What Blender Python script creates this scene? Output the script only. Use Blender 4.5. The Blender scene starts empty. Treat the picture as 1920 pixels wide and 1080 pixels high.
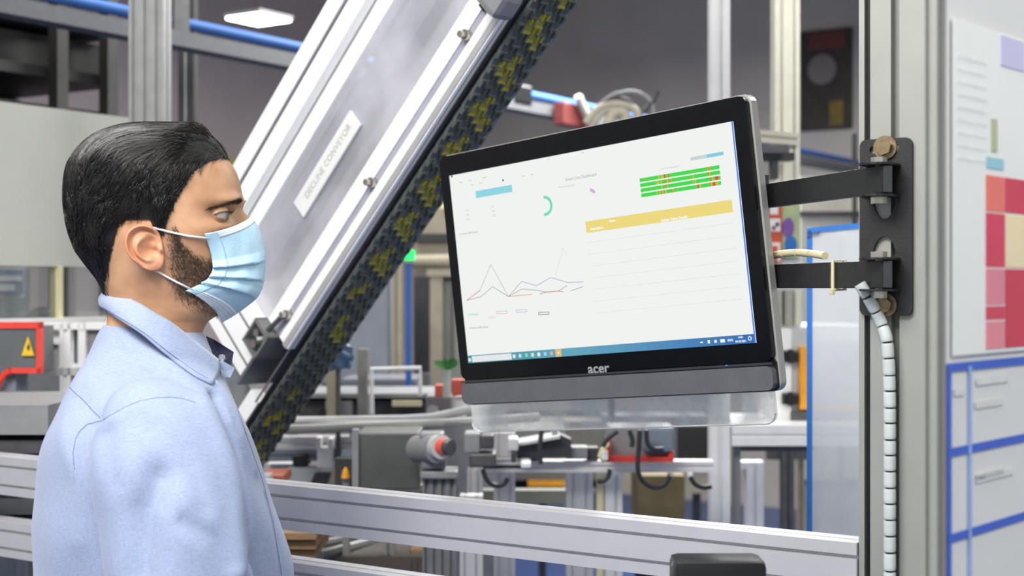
import bpy, bmesh, math, random
import numpy as np
from mathutils import Vector, Matrix
from mathutils.bvhtree import BVHTree

random.seed(7); rng = np.random.default_rng(7)
SC = bpy.context.scene
COL = SC.collection

# ---------------------------------------------------------------- camera
FPX = 2700.0                                   # focal length in pixels of a 1920 wide frame
FW = Vector((.8342, .5515, 0)); RT = Vector((.5515, -.8342, 0)); UP = Vector((0, 0, 1))
CAM = Vector((0, 0, 1.5))
cd = bpy.data.cameras.new('camera'); cam = bpy.data.objects.new('camera', cd); COL.objects.link(cam)
cd.sensor_width = 36; cd.lens = FPX / 1920 * 36
cam.matrix_world = Matrix.Translation(CAM) @ Matrix((RT, UP, -FW)).transposed().to_4x4()
cd.clip_start = .05; cd.clip_end = 100
cd.dof.use_dof = True; cd.dof.focus_distance = 1.84; cd.dof.aperture_fstop = 5.2
SC.camera = cam

# ---------------------------------------------------------------- world, lights, exposure
w = bpy.data.worlds.new('hall'); SC.world = w; w.use_nodes = True
w.node_tree.nodes['Background'].inputs[0].default_value = (.97, .98, 1, 1)
w.node_tree.nodes['Background'].inputs[1].default_value = .52
def area(name, loc, target, size, power, col=(1, 1, 1)):
    l = bpy.data.lights.new(name, 'AREA'); l.shape = 'RECTANGLE'; l.size, l.size_y = size; l.energy = power; l.color = col
    o = bpy.data.objects.new(name, l); COL.objects.link(o); o.location = loc
    o.rotation_euler = (Vector(target) - Vector(loc)).to_track_quat('-Z', 'Y').to_euler()
area('hall_lamp_over_camera', (-.3, .9, 3.1), (.9, 1.2, 1.2), (1.6, .9), 84, (1, .98, .95))
area('hall_lamp_aisle', (1.0, -1.2, 3.1), (1.6, .6, 1.0), (1.6, .6), 34, (1, .98, .96))
area('hall_lamp_line', (2.6, 3.0, 3.15), (2.6, 3.0, 0), (1.8, .6), 36, (1, .99, .97))
area('hall_lamp_line_far', (5.4, 2.6, 3.15), (5.4, 2.6, 0), (2.4, .6), 230, (1, .99, .97))
area('hall_lamp_cell', (4.2, .3, 3.15), (4.2, .3, 0), (1.8, .6), 44, (1, .99, .97))
vs = SC.view_settings
vs.view_transform = 'Standard'; vs.look = 'None'; vs.gamma = 1; vs.use_curve_mapping = False; vs.exposure = 0.28

# ---------------------------------------------------------------- helpers
def ray(px, py): return FW + RT * ((px - 960) / FPX) + UP * ((540 - py) / FPX)
def at(px, py, d): return CAM + ray(px, py) * d
def lin(c): return tuple((v / 255 / 12.92 if v / 255 <= .04045 else ((v / 255 + .055) / 1.055) ** 2.4) for v in c)

MATS = {}
def mat(name, rgb, rough=.5, metal=0, var=.08, scale=30, bump=0, bscale=None, alpha=1, emit=None, estr=1, coat=0, sheen=0, spec=.5, stretch=None):
    """procedural material: noise-varied colour (rgb in sRGB 0-255) with optional fine relief"""
    m = bpy.data.materials.new(name); m.use_nodes = True; nt = m.node_tree; b = nt.nodes['Principled BSDF']
    c = lin(rgb)
    tc = nt.nodes.new('ShaderNodeTexCoord'); mp = nt.nodes.new('ShaderNodeMapping')
    if stretch: mp.inputs['Scale'].default_value = stretch
    nt.links.new(tc.outputs['Object'], mp.inputs[0])
    no = nt.nodes.new('ShaderNodeTexNoise'); no.inputs['Scale'].default_value = scale; no.inputs['Detail'].default_value = 4
    nt.links.new(mp.outputs[0], no.inputs['Vector'])
    r = nt.nodes.new('ShaderNodeValToRGB'); r.color_ramp.elements[0].position = .3; r.color_ramp.elements[1].position = .7
    r.color_ramp.elements[0].color = (*[v * (1 - var) for v in c], 1); r.color_ramp.elements[1].color = (*[min(1, v * (1 + var)) for v in c], 1)
    nt.links.new(no.outputs[0], r.inputs[0]); nt.links.new(r.outputs[0], b.inputs['Base Color'])
    b.inputs['Roughness'].default_value = rough; b.inputs['Metallic'].default_value = metal
    b.inputs['Coat Weight'].default_value = coat; b.inputs['Sheen Weight'].default_value = sheen
    b.inputs['Specular IOR Level'].default_value = spec
    if bump:
        n2 = nt.nodes.new('ShaderNodeTexNoise'); n2.inputs['Scale'].default_value = bscale or scale * 4
        nt.links.new(mp.outputs[0], n2.inputs['Vector'])
        bp = nt.nodes.new('ShaderNodeBump'); bp.inputs['Strength'].default_value = bump; bp.inputs['Distance'].default_value = .002
        nt.links.new(n2.outputs[0], bp.inputs['Height']); nt.links.new(bp.outputs[0], b.inputs['Normal'])
    if emit:
        b.inputs['Emission Color'].default_value = (*lin(emit), 1); b.inputs['Emission Strength'].default_value = estr
    b.inputs['Alpha'].default_value = alpha
    MATS[name] = m
    return m
def clear(name, rgb, haze=.15, gloss=.08, rough=.05, hazevar=0, hscale=8, rgb2=None):
    """thin clear sheet: mostly transparent, some milky diffuse haze and a gloss"""
    m = bpy.data.materials.new(name); m.use_nodes = True; nt = m.node_tree; nt.nodes.clear()
    out = nt.nodes.new('ShaderNodeOutputMaterial'); tr = nt.nodes.new('ShaderNodeBsdfTransparent')
    df = nt.nodes.new('ShaderNodeBsdfDiffuse'); df.inputs[0].default_value = (*lin(rgb), 1)
    gl = nt.nodes.new('ShaderNodeBsdfGlossy'); gl.inputs['Roughness'].default_value = rough
    m1 = nt.nodes.new('ShaderNodeMixShader'); m2 = nt.nodes.new('ShaderNodeMixShader')
    m1.inputs[0].default_value = haze; m2.inputs[0].default_value = gloss
    if hazevar:
        tc = nt.nodes.new('ShaderNodeTexCoord'); no = nt.nodes.new('ShaderNodeTexNoise'); no.inputs['Scale'].default_value = hscale; no.inputs['Detail'].default_value = 3
        mr = nt.nodes.new('ShaderNodeMapRange'); mr.inputs[1].default_value = .35; mr.inputs[2].default_value = .65
        mr.inputs[3].default_value = max(0, haze - hazevar); mr.inputs[4].default_value = min(1, haze + hazevar)
        nt.links.new(tc.outputs['Object'], no.inputs['Vector']); nt.links.new(no.outputs[0], mr.inputs[0]); nt.links.new(mr.outputs[0], m1.inputs[0])
    nt.links.new(tr.outputs[0], m1.inputs[1]); nt.links.new(df.outputs[0], m1.inputs[2])
    nt.links.new(m1.outputs[0], m2.inputs[1]); nt.links.new(gl.outputs[0], m2.inputs[2]); nt.links.new(m2.outputs[0], out.inputs[0])
    MATS[name] = m
    return m
def emis(name, rgb, s=1):
    m = bpy.data.materials.new(name); m.use_nodes = True; nt = m.node_tree; nt.nodes.clear()
    out = nt.nodes.new('ShaderNodeOutputMaterial'); e = nt.nodes.new('ShaderNodeEmission'); e.inputs[0].default_value = (*lin(rgb), 1); e.inputs[1].default_value = s
    nt.links.new(e.outputs[0], out.inputs[0]); MATS[name] = m
    return m

class MB:
    """collects shapes of one part in world space"""
    def __init__(s): s.v = []; s.f = []; s.mi = []
    def add(s, vs, fs, mi=0):
        o = len(s.v); s.v += [tuple(p) for p in vs]; s.f += [tuple(i + o for i in f) for f in fs]; s.mi += [mi] * len(fs); return s
    def obox(s, c, ax, ay, az, sx, sy, sz, mi=0, bev=0):
        """box round c with unit axes; optional chamfer"""
        c = Vector(c); ax, ay, az = Vector(ax), Vector(ay), Vector(az)
        if bev:
            bm = bmesh.new(); bmesh.ops.create_cube(bm, size=1)
            bmesh.ops.scale(bm, vec=(sx, sy, sz), verts=bm.verts)
            bmesh.ops.bevel(bm, geom=list(bm.edges), offset=bev, segments=2, profile=.6, affect='EDGES')
            bm.verts.ensure_lookup_table(); bm.verts.index_update()
            s.add([c + ax * v.co.x + ay * v.co.y + az * v.co.z for v in bm.verts], [[v.index for v in f.verts] for f in bm.faces], mi); bm.free(); return s
        P = [c + ax * (i * sx / 2) + ay * (j * sy / 2) + az * (k * sz / 2) for k in (-1, 1) for j in (-1, 1) for i in (-1, 1)]
        return s.add(P, [(0, 2, 3, 1), (4, 5, 7, 6), (0, 1, 5, 4), (2, 6, 7, 3), (0, 4, 6, 2), (1, 3, 7, 5)], mi)
    def box(s, x0, x1, y0, y1, z0, z1, mi=0, bev=0):
        return s.obox(((x0 + x1) / 2, (y0 + y1) / 2, (z0 + z1) / 2), (1, 0, 0), (0, 1, 0), (0, 0, 1), abs(x1 - x0), abs(y1 - y0), abs(z1 - z0), mi, bev)
    def cbox(s, px0, py0, px1, py1, d, th, mi=0, bev=0):
        """box facing the aisle the photograph was taken from: its front spans the rectangle at distance d"""
        c = at((px0 + px1) / 2, (py0 + py1) / 2, d) + FW * th / 2; k = d / FPX
        return s.obox(c, RT, FW, UP, abs(px1 - px0) * k, th, abs(py1 - py0) * k, mi, bev)
    def tube(s, pts, r, n=8, mi=0, cap=True):
        pts = [Vector(p) for p in pts]; m = len(pts); rr = r if hasattr(r, '__len__') else [r] * m
        vs = []; a = None
        for i, p in enumerate(pts):
            t = (pts[min(i + 1, m - 1)] - pts[max(i - 1, 0)]).normalized()
            if a is None: a = t.orthogonal().normalized()
            a = (a - t * a.dot(t)).normalized(); b = t.cross(a)
            vs += [p + (a * math.cos(2 * math.pi * j / n) + b * math.sin(2 * math.pi * j / n)) * rr[i] for j in range(n)]
        fs = [(i * n + j, i * n + (j + 1) % n, (i + 1) * n + (j + 1) % n, (i + 1) * n + j) for i in range(m - 1) for j in range(n)]
        if cap: fs += [tuple(range(n))[::-1], tuple((m - 1) * n + j for j in range(n))]
        return s.add(vs, fs, mi)
    def stube(s, pts, r, n=8, mi=0):
        pts = [Vector(p) for p in pts]; out = []
        for i in range(len(pts) - 1):
            a, b, c, d = pts[max(i - 1, 0)], pts[i], pts[i + 1], pts[min(i + 2, len(pts) - 1)]
            for k in range(5):
                t = k / 5; out.append(.5 * ((2 * b) + (c - a) * t + (2 * a - 5 * b + 4 * c - d) * t * t + (3 * b - a - 3 * c + d) * t ** 3))
        return s.tube(out + [pts[-1]], r, n, mi)
    def cyl(s, p0, p1, r, n=16, mi=0): return s.tube([p0, p1], r, n, mi)
    def ball(s, c, r, n=12, mi=0, sz=1):
        c = Vector(c); vs = []; fs = []
        for i in range(n + 1):
            th = math.pi * i / n
            vs += [c + Vector((math.sin(th) * math.cos(2 * math.pi * j / n), math.sin(th) * math.sin(2 * math.pi * j / n), math.cos(th) * sz)) * r for j in range(n)]
        fs = [(i * n + j, (i + 1) * n + j, (i + 1) * n + (j + 1) % n, i * n + (j + 1) % n) for i in range(n) for j in range(n)]
        return s.add(vs, fs, mi)
    def prism(s, poly, ax, ay, o, dv, mi=0):
        """2-D polygon (a,b) in axes ax, ay at o, pushed along dv"""
        ax, ay, o, dv = Vector(ax), Vector(ay), Vector(o), Vector(dv); n = len(poly)
        P = [o + ax * a + ay * b for a, b in poly]; P += [p + dv for p in P]
        return s.add(P, [tuple(range(n))[::-1], tuple(range(n, 2 * n))] + [(i, (i + 1) % n, n + (i + 1) % n, n + i) for i in range(n)], mi)
    def profile(s, p0, p1, wdt, hgt, side, nw=1, nh=1, sw=.008, sd=.007, mi=0):
        """aluminium T-slot extrusion from p0 to p1; wdt along side, hgt along the third axis; nw/nh slots on those faces"""
        p0, p1 = Vector(p0), Vector(p1); t = (p1 - p0).normalized(); a = Vector(side); a = (a - t * a.dot(t)).normalized(); b = t.cross(a)
        def edge(L, n):
            out = []
            for k in range(n):
                c = -L / 2 + L * (k + .5) / n
                out += [(c - sw / 2, 0), (c - sw / 2, sd), (c + sw / 2, sd), (c + sw / 2, 0)]
            return out
        poly = [(-wdt / 2, -hgt / 2)] + [(q, -hgt / 2 + d) for q, d in edge(wdt, nw)] + [(wdt / 2, -hgt / 2)] + [(wdt / 2 - d, q) for q, d in edge(hgt, nh)]
        poly += [(wdt / 2, hgt / 2)] + [(-q, hgt / 2 - d) for q, d in edge(wdt, nw)] + [(-wdt / 2, hgt / 2)] + [(-wdt / 2 + d, -q) for q, d in edge(hgt, nh)]
        return s.prism(poly, a, b, p0, p1 - p0, mi)
    def obj(s, name, mats, smooth=False, recenter=False):
        me = bpy.data.meshes.new(name); v = np.array(s.v, float)
        loc = np.zeros(3)
        if recenter: loc = np.array([(v[:, 0].min() + v[:, 0].max()) / 2, (v[:, 1].min() + v[:, 1].max()) / 2, v[:, 2].min()])
        me.from_pydata((v - loc).tolist(), [], s.f); mats = mats if isinstance(mats, (list, tuple)) else [mats]
        for m in mats: me.materials.append(m)
        if len(mats) > 1: me.polygons.foreach_set('material_index', s.mi)
        if smooth: me.polygons.foreach_set('use_smooth', [True] * len(me.polygons))
        me.update(); bm = bmesh.new(); bm.from_mesh(me); bmesh.ops.recalc_face_normals(bm, faces=bm.faces); bm.to_mesh(me); bm.free()
        if smooth == 'auto': me.set_sharp_from_angle(angle=math.radians(38))
        o = bpy.data.objects.new(name, me); COL.objects.link(o); o.location = loc
        return o
def mesh_np(name, v, f, m, smooth=True):
    """object from numpy arrays of vertices and equal-sized faces"""
    v = np.asarray(v, np.float32); f = np.asarray(f, np.int32); k = f.shape[1]
    me = bpy.data.meshes.new(name); me.vertices.add(len(v)); me.vertices.foreach_set('co', v.ravel())
    me.loops.add(f.size); me.loops.foreach_set('vertex_index', f.ravel()); me.polygons.add(len(f))
    me.polygons.foreach_set('loop_start', np.arange(len(f), dtype=np.int32) * k)
    me.polygons.foreach_set('use_smooth', np.full(len(f), bool(smooth)))
    me.update(calc_edges=True); me.validate(); me.materials.append(m)
    o = bpy.data.objects.new(name, me); COL.objects.link(o); return o
def tag(o, label=None, cat=None, group=None, kind=None):
    for k, v in (('label', label), ('category', cat), ('group', group), ('kind', kind)):
        if v: o[k] = v
    return o
class Thing:
    """an Empty at the base of its parts"""
    def __init__(s, name, label, cat, group=None): s.name, s.label, s.cat, s.group = name, label, cat, group; s.parts = []
    def part(s, name, mb, m, smooth=False, under=None, label=None):
        o = mb.obj(name, m, smooth) if isinstance(mb, MB) else mb
        if label: o['label'] = label
        if under is not None: o.parent = under; o.matrix_parent_inverse = under.matrix_basis.inverted()
        else: s.parts.append(o)
        return o
    def done(s):
        P = [o.matrix_basis @ Vector(c) for o in s.parts for c in o.bound_box]
        loc = Vector(((min(p.x for p in P) + max(p.x for p in P)) / 2, (min(p.y for p in P) + max(p.y for p in P)) / 2, min(p.z for p in P)))
        e = bpy.data.objects.new(s.name, None); COL.objects.link(e); e.location = loc; e.empty_display_size = .05
        inv = Matrix.Translation(-loc)
        for o in s.parts: o.parent = e; o.matrix_parent_inverse = inv
        tag(e, s.label, s.cat, s.group); return e
def single(name, mb, m, label, cat, group=None, smooth=False):
    return tag(mb.obj(name, m, smooth, True), label, cat, group)
def struct(name, mb, m): return tag(mb.obj(name, m), kind='structure')
def text(name, body, size, mtx, m, ex=.0002, align='CENTER', bold=0):
    c = bpy.data.curves.new(name, 'FONT'); c.body = body; c.size = size; c.align_x = align; c.align_y = 'CENTER'; c.extrude = ex; c.offset = bold
    c.resolution_u = 3; c.materials.append(m)
    t = bpy.data.objects.new(name + '_tmp', c); COL.objects.link(t)
    me = bpy.data.meshes.new_from_object(t.evaluated_get(bpy.context.evaluated_depsgraph_get())); bpy.data.objects.remove(t); bpy.data.curves.remove(c)
    me.name = name; o = bpy.data.objects.new(name, me); COL.objects.link(o); o.matrix_basis = mtx; return o
def frame(o, ax, ay):
    ax = Vector(ax).normalized(); ay = Vector(ay); ay = (ay - ax * ay.dot(ax)).normalized(); az = ax.cross(ay)
    return Matrix.Translation(Vector(o)) @ Matrix((ax, ay, az)).transposed().to_4x4()

# ---------------------------------------------------------------- materials
ALU = mat('brushed_aluminium', (206, 206, 206), .38, .55, .05, 40, .05, 400, stretch=(1, 1, .05))
ALU_P = mat('pale_anodised_aluminium', (226, 226, 226), .45, .25, .04, 30)
ALU_W = mat('warm_lit_aluminium', (214, 212, 196), .42, .4, .04, 30)  # yellowish light put into the base colour
ALU_D = mat('dull_aluminium', (132, 133, 132), .5, .4, .08, 25)
STEEL = mat('bolt_steel', (185, 182, 172), .28, .9, .1, 200)
STEEL_D = mat('dark_steel', (88, 88, 90), .45, .5, .15, 40)
BLACK = mat('black_powder_coat', (24, 25, 27), .5, 0, .25, 120, .15, 900)
BLACKP = mat('black_plastic', (20, 21, 23), .35, 0, .1, 60)
DARK = mat('dark_machine_paint', (58, 59, 61), .55, 0, .2, 25)
GREY = mat('grey_machine_paint', (128, 130, 132), .5, 0, .12, 20)
GREY_B = mat('bluish_grey_panel', (120, 126, 136), .5, 0, .08, 8)
GREY_L = mat('light_grey_paint', (188, 190, 190), .45, 0, .06, 12)
WHITE = mat('white_painted_sheet', (180, 183, 174), .5, 0, .03, 6)
WHITEP = mat('white_plastic', (236, 236, 234), .35, 0, .03, 20)
BLUE = mat('blue_painted_pipe', (38, 90, 160), .7, 0, .08, 20)
BLUET = mat('blue_tape', (58, 128, 214), .5, 0, .06, 60)
NAVYT = mat('navy_tape', (66, 100, 196), .55, 0, .06, 60)
RED = mat('red_paint', (226, 62, 48), .45, 0, .1, 30)
DRED = mat('dull_red_block', (98, 42, 40), .5, 0, .15, 30)
ORANGE = mat('orange_paint', (232, 158, 36), .45, 0, .1, 30)
CARD = mat('brown_cardboard', (172, 138, 108), .8, 0, .12, 30)
WOOD = mat('raw_wood', (142, 112, 78), .75, 0, .2, 40, stretch=(1, 1, 8))
CREAM = mat('cream_plastic', (214, 206, 166), .5, 0, .08, 30)
CABLE = mat('dark_cable_rubber', (42, 42, 44), .5, 0, .1, 60)
WALLM = mat('grey_plaster_wall', (172, 167, 162), .85, 0, .06, 3, .15, 60)
WALLL = mat('mauve_grey_wall', (190, 178, 176), .85, 0, .06, 3, .15, 60)
CEIL = mat('dark_ceiling_sheet', (62, 60, 56), .8, 0, .15, 4)
FLOORM = mat('blue_epoxy_floor', (36, 70, 128), .3, 0, .25, 1.2)
YELLOWB = mat('yellow_green_board', (190, 190, 110), .7, 0, .06, 8)
CREST = mat('dark_rack_paint', (20, 19, 18), .6, 0, .2, 10)
TAN = mat('tan_painted_post', (150, 142, 124), .6, 0, .1, 20)
ACRYL = clear('clear_acrylic', (236, 240, 238), .42, .10, .06, .22, 22)
GUARD = clear('polycarbonate_guard', (228, 228, 236), .40, .10, .12, .16, 5)
GLASS = clear('tinted_window_glass', (90, 100, 100), .25, .12, .03)
SHEET = clear('milky_plastic_sheet', (232, 236, 240), .52, .06, .15, .14, 6)
TRACK = mat('dull_track_paint', (158, 160, 156), .5, 0, .1, 12)

# ================================================================ the hall
struct('floor', MB().box(-2, 9.4, -5, 7.2, -.05, 0), FLOORM)
struct('wall_back', MB().box(-2, 9.4, 7, 7.2, 0, 4.2), WALLL)
struct('wall_right', MB().box(9.2, 9.4, -5, 7, 0, 4.2), WALLM)
struct('ceiling', MB().box(-2, 9.4, -5, 7.2, 4.2, 4.3), CEIL)

# ---------------------------------------------------------------- inclined conveyor (45 degrees, turned 9 degrees from the line)
K = 2.6 / 2.3
CH = RT * -.736 + FW * .677
CD = (CH - UP) * .70711; CW = (CH + UP) * -.70711; CN = RT * .677 + FW * .736
CO = at(724, 400, 2.6)
def L(s, w_, n=0): return CO + (CD * s + CW * w_ + CN * n) * K
CONV_W = mat('white_conveyor_aluminium', (253, 253, 253), .4, .0, .02, 20)
BELT_D = mat('dark_belt_plastic', (84, 90, 86), .45, 0, .3, 60)
BELT_Y = mat('olive_yellow_belt_plastic', (150, 146, 62), .5, 0, .2, 60)
PLATE_L = mat('pale_inner_plate', (196, 198, 206), .5, 0, .1, 5)
T = Thing('inclined_conveyor', 'steep white-framed inclined conveyor with clear guard and black-yellow link belt', 'conveyor')
def cprof(s0, w0, s1, w1, n, wd, hg, side, nw, sw=.008): return MB().profile(L(s0, w0, n), L(s1, w1, n), wd * K, hg * K, side, nw, 1, sw * K, .008)
def cb(s0, s1, w0, w1, n0, n1, bev=0, mb=None):
    return (mb or MB()).obox(L((s0 + s1) / 2, (w0 + w1) / 2, (n0 + n1) / 2), CD, CW, CN, abs(s1 - s0) * K, abs(w1 - w0) * K, abs(n1 - n0) * K, 0, bev)
T.part('upper_rail', cprof(-.95, -.2955, .44, -.2955, .0, .075, .045, CW, 1, .009), CONV_W)
T.part('slot_strip', cb(-.95, .44, -.2995, -.2915, -.0195, -.0165), mat('slot_shadow_grey', (104, 104, 110), .6))  # dark strip puts the shade inside the rail slot into colour
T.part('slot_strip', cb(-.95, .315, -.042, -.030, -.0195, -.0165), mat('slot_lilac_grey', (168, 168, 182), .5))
T.part('inner_lip', cb(-.95, .345, -.2575, -.227, .0, .02), CONV_W)
T.part('lower_rail', cprof(-.95, -.036, .315, -.036, .0, .072, .045, CW, 1, .013), CONV_W)
T.part('rail_edge_strip', cb(-.95, .315, -.012, -.002, -.026, -.02), ALU)
for s_ in (-.623, -.326, -.03, .2705):
    b = MB(); b.cyl(L(s_, -.038, -.03), L(s_, -.038, -.018), .0095, 12); b.cyl(L(s_, -.038, -.04), L(s_, -.038, -.03), .0062, 6)
    T.part('bolt', b, STEEL)
T.part('guard_sheet', cb(-.95, .345, -.255, -.066, .004, .010), GUARD, label='milky clear guard sheet')
T.part('far_plate', cb(-.95, .345, -.255, -.004, .084, .09), PLATE_L)
T.part('inner_channel', cb(-.95, .345, -.245, -.195, .05, .08), mat('shadow_blue_channel', (122, 128, 146), .5, 0, .12, 8))  # dim bluish shade behind the guard put into the channel colour
T.part('far_rail', cprof(-.95, -.05, .5, -.05, .112, .06, .04, CW, 1), ALU_D)
lp = T.part('label_plate', cb(-.061, .1445, -.182, -.1455, -.002, .002), WHITEP, label='white label strip')
T.part('label_lettering', text('label_lettering', 'DECLINE CONVEYOR', .0165 * K, frame(L(.036, -.164, -.0024), -CD, -CW), mat('pale_lettering', (176, 178, 178), .6)), None, under=lp)
# lower end: cross beam, end plate, clamp bracket
T.part('cross_beam', cprof(.392, -.345, .392, -.05, .0, .1, .045, CD, 2, .008), CONV_W)
for s_ in (.367, .417): T.part('slot_strip', cb(s_ - .005, s_ + .005, -.345, -.05, -.0195, -.0165), MATS['slot_shadow_grey'])  # painted slot shade for the cross beam too
T.part('end_plate', cb(.335, .452, -.05, -.044, -.03, .1), mat('slate_end_plate', (104, 110, 116), .5))
br = MB(); cb(.318, .372, -.078, -.074, -.045, -.02, mb=br); cb(.318, .324, -.078, -.03, -.045, -.02, mb=br); cb(.366, .372, -.078, -.03, -.045, -.02, mb=br); cb(.318, .372, -.034, -.03, -.045, .02, mb=br)
bo = T.part('clamp_bracket', br, ALU_D)
for s_, w_ in ((.335, -.058), (.354, -.05)):
    T.part('screw', MB().cyl(L(s_, w_, -.046), L(s_, w_, -.02), .0075, 10), STEEL, under=bo)
T.part('tie_rod', MB().tube([L(.27, -.04, -.03), L(.30, -.044, -.034), L(.33, -.05, -.034)], .0055, 8), STEEL_D)
T.part('chain_guide', cb(.455, .60, -.034, -.004, -.005, .02), CONV_W)
T.part('guide_plate', cb(.46, .72, -.13, -.036, .0, .02), GREY)
hd = MB(); hd.obox(at(955, -4, 2.34) - CN * .03, CD, CW, CN, .05, .075, .05, 0, .012); T.part('top_clamp', hd, GREY)
T.part('slot_cover', cb(-.46, -.375, -.045, -.03, -.03, -.02), BLACKP)
# belt: every link a piece of its own
T.part('belt_bed', cb(-.95, .70, .0, .004, .0, .09), BLACKP)
T.part('edge_rod', MB().tube([L(-.95, .004, -.006), L(.70, .004, -.006)], .0035, 8), BLACKP)
T.part('edge_wire', MB().tube([L(-.95, -.001, -.015), L(.45, -.001, -.015)], .0022, 8), STEEL)
def link_mesh(name, m):
    b = MB(); a = (Vector((1, 0, 0)), Vector((0, 1, 0)), Vector((0, 0, 1)))
    b.obox((0, 0, .003), *a, .026, .024, .007, 0, .002); b.obox((-.010, -.007, .006), *a, .010, .006, .008); b.obox((-.010, .007, .006), *a, .010, .006, .008); b.cyl((.011, -.011, .004), (.011, .011, .004), .0045, 8)
    o = b.obj(name, m); me = o.data; bpy.data.objects.remove(o); return me
LK = (link_mesh('belt_link_dark', BELT_D), link_mesh('belt_link_yellow', BELT_Y))
LM = Matrix((CD, CN, CW)).transposed().to_4x4()
row = 0; s_ = -.80
while s_ < .685:
    for c in range(5):
        dx = (.0125 if c % 2 else 0)
        yel = (row % 3 == 0 and c in (1, 2)) or (row % 3 == 1 and c in (2, 3))
        if s_ > .15 and rng.random() < .55: yel = False
        o = bpy.data.objects.new('belt_link', LK[1 if yel else 0]); COL.objects.link(o)
        o.matrix_basis = Matrix.Translation(L(s_ + dx, .004, .0090 + c * .0176)) @ LM @ Matrix.Diagonal((K * .97, K * .72, K * (1 + .25 * rng.random()), 1))
        T.parts.append(o)
    s_ += .0266; row += 1
leg = MB().profile(L(.62, .03, .07), Vector((L(.62, .03, .07).x, L(.62, .03, .07).y, 0)), .045, .045, RT); T.part('support_leg', leg, ALU)
T.part('hanger_rod', MB().cyl(L(-.9, -.3, .07), Vector((L(-.9, -.3, .07).x, L(-.9, -.3, .07).y, 4.2)), .012), STEEL_D)
T.done()

# ---------------------------------------------------------------- guard fence: beams along y and the mounting pillar
single('aluminium_beam', MB().profile((1.6175, .581, 1.1745), (1.6175, 3.4, 1.1745), .066, .045, UP, 2, 1, .0045, .006), mat('lilac_grey_beam', (192, 192, 197), .42, .2, .03, 20), 'wide silver slotted beam running behind the man below the screen', 'beam')
single('aluminium_beam', MB().profile((1.6175, .581, 1.0645), (1.6175, 3.4, 1.0645), .06, .045, UP, 2, 1, .005, .006), MATS['lilac_grey_beam'], 'lower silver slotted beam under the wide one, cut by the frame', 'beam')
def yface(px): u = (px - 960) / FPX; d = 1.6 / (.8342 + .5515 * u); return d * (.5515 - .8342 * u)
PILL = mat('greenish_pillar_aluminium', (154, 156, 150), .45, .2, .04, 20)
T = Thing('slotted_pillar', 'tall wide slotted aluminium pillar carrying the black screen mount', 'post')
pw = [(-.58, 0), (-.5735, 0), (-.5735, .012), (-.5665, .012), (-.5665, 0), (-.5425, 0), (-.5425, .014), (-.5325, .014), (-.5325, 0), (-.503, 0), (-.503, .08), (-.58, .08)]
T.part('extrusion', MB().prism(pw, (0, -1, 0), (1, 0, 0), (1.6, 0, 0), (0, 0, 3.0)), PILL)
T.part('base_plate', MB().box(1.58, 1.70, .48, .60, 0, .012), STEEL_D)
T.part('slot_strip', MB().box(1.606, 1.612, .568, .572, .1, 3.1), BLACKP)
T.done()

# screen mount: plate with punched holes, tabs, two arms, bolts
def ztop(py, d=1.633): return 1.5 + (540 - py) / FPX * d
def holed(outer, holes, o, ax, ay, dv):
    bm = bmesh.new(); o, ax, ay, dv = Vector(o), Vector(ax), Vector(ay), Vector(dv); es = []
    for lp in [outer] + holes:
        vs_ = [bm.verts.new(o + ax * a + ay * b) for a, b in lp]; es += [bm.edges.new((vs_[i], vs_[(i + 1) % len(vs_)])) for i in range(len(vs_))]
    bmesh.ops.triangle_fill(bm, use_beauty=True, edges=es)
    r = bmesh.ops.extrude_face_region(bm, geom=list(bm.faces)); bmesh.ops.translate(bm, vec=dv, verts=[g for g in r['geom'] if isinstance(g, bmesh.types.BMVert)])
    bm.verts.index_update(); mb = MB(); mb.add([v.co.copy() for v in bm.verts], [[v.index for v in f.verts] for f in bm.faces]); bm.free(); return mb
def rrect(x0, x1, y0, y1, r, n=6):
    out = []
    for cx, cy, a0 in ((x1 - r, y1 - r, 0), (x0 + r, y1 - r, 90), (x0 + r, y0 + r, 180), (x1 - r, y0 + r, 270)):
        out += [(cx + r * math.cos(math.radians(a0 + 90 * i / n)), cy + r * math.sin(math.radians(a0 + 90 * i / n))) for i in range(n + 1)]
    return out
ya, yb = yface(1615), yface(1713); ym = yface(1661); zt, zb = ztop(260), ztop(592)
T = Thing('screen_mount', 'black two-armed swivel mount bolted to the slotted pillar', 'mount')
def dee(z0, z1, hw, flip):
    pts = [(-hw * math.cos(math.pi * i / 10), (math.sin(math.pi * i / 10))) for i in range(11)]
    h_ = abs(z1 - z0)
    return [(-ym + a, (z0 + h_ * b) if not flip else (z1 - h_ * b)) for a, b in pts]
hs = [dee(ztop(411), ztop(366), .0135, True), dee(ztop(482), ztop(443), .0135, False), rrect(-ym - .017, -ym + .017, ztop(287), ztop(273), .004, 3)]
hs[0] = [(a, b) for a, b in hs[0]]
T.part('wall_plate', holed(rrect(-ya, -yb, zb, zt, .008), hs, (1.594, 0, 0), (0, -1, 0), (0, 0, 1), (.005, 0, 0)), BLACK)
AD = (RT * -.255 + FW * .967).normalized(); AS = Vector((-AD.y, AD.x, 0))
PV = Vector((1.574, ym - .001, 0))
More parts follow.
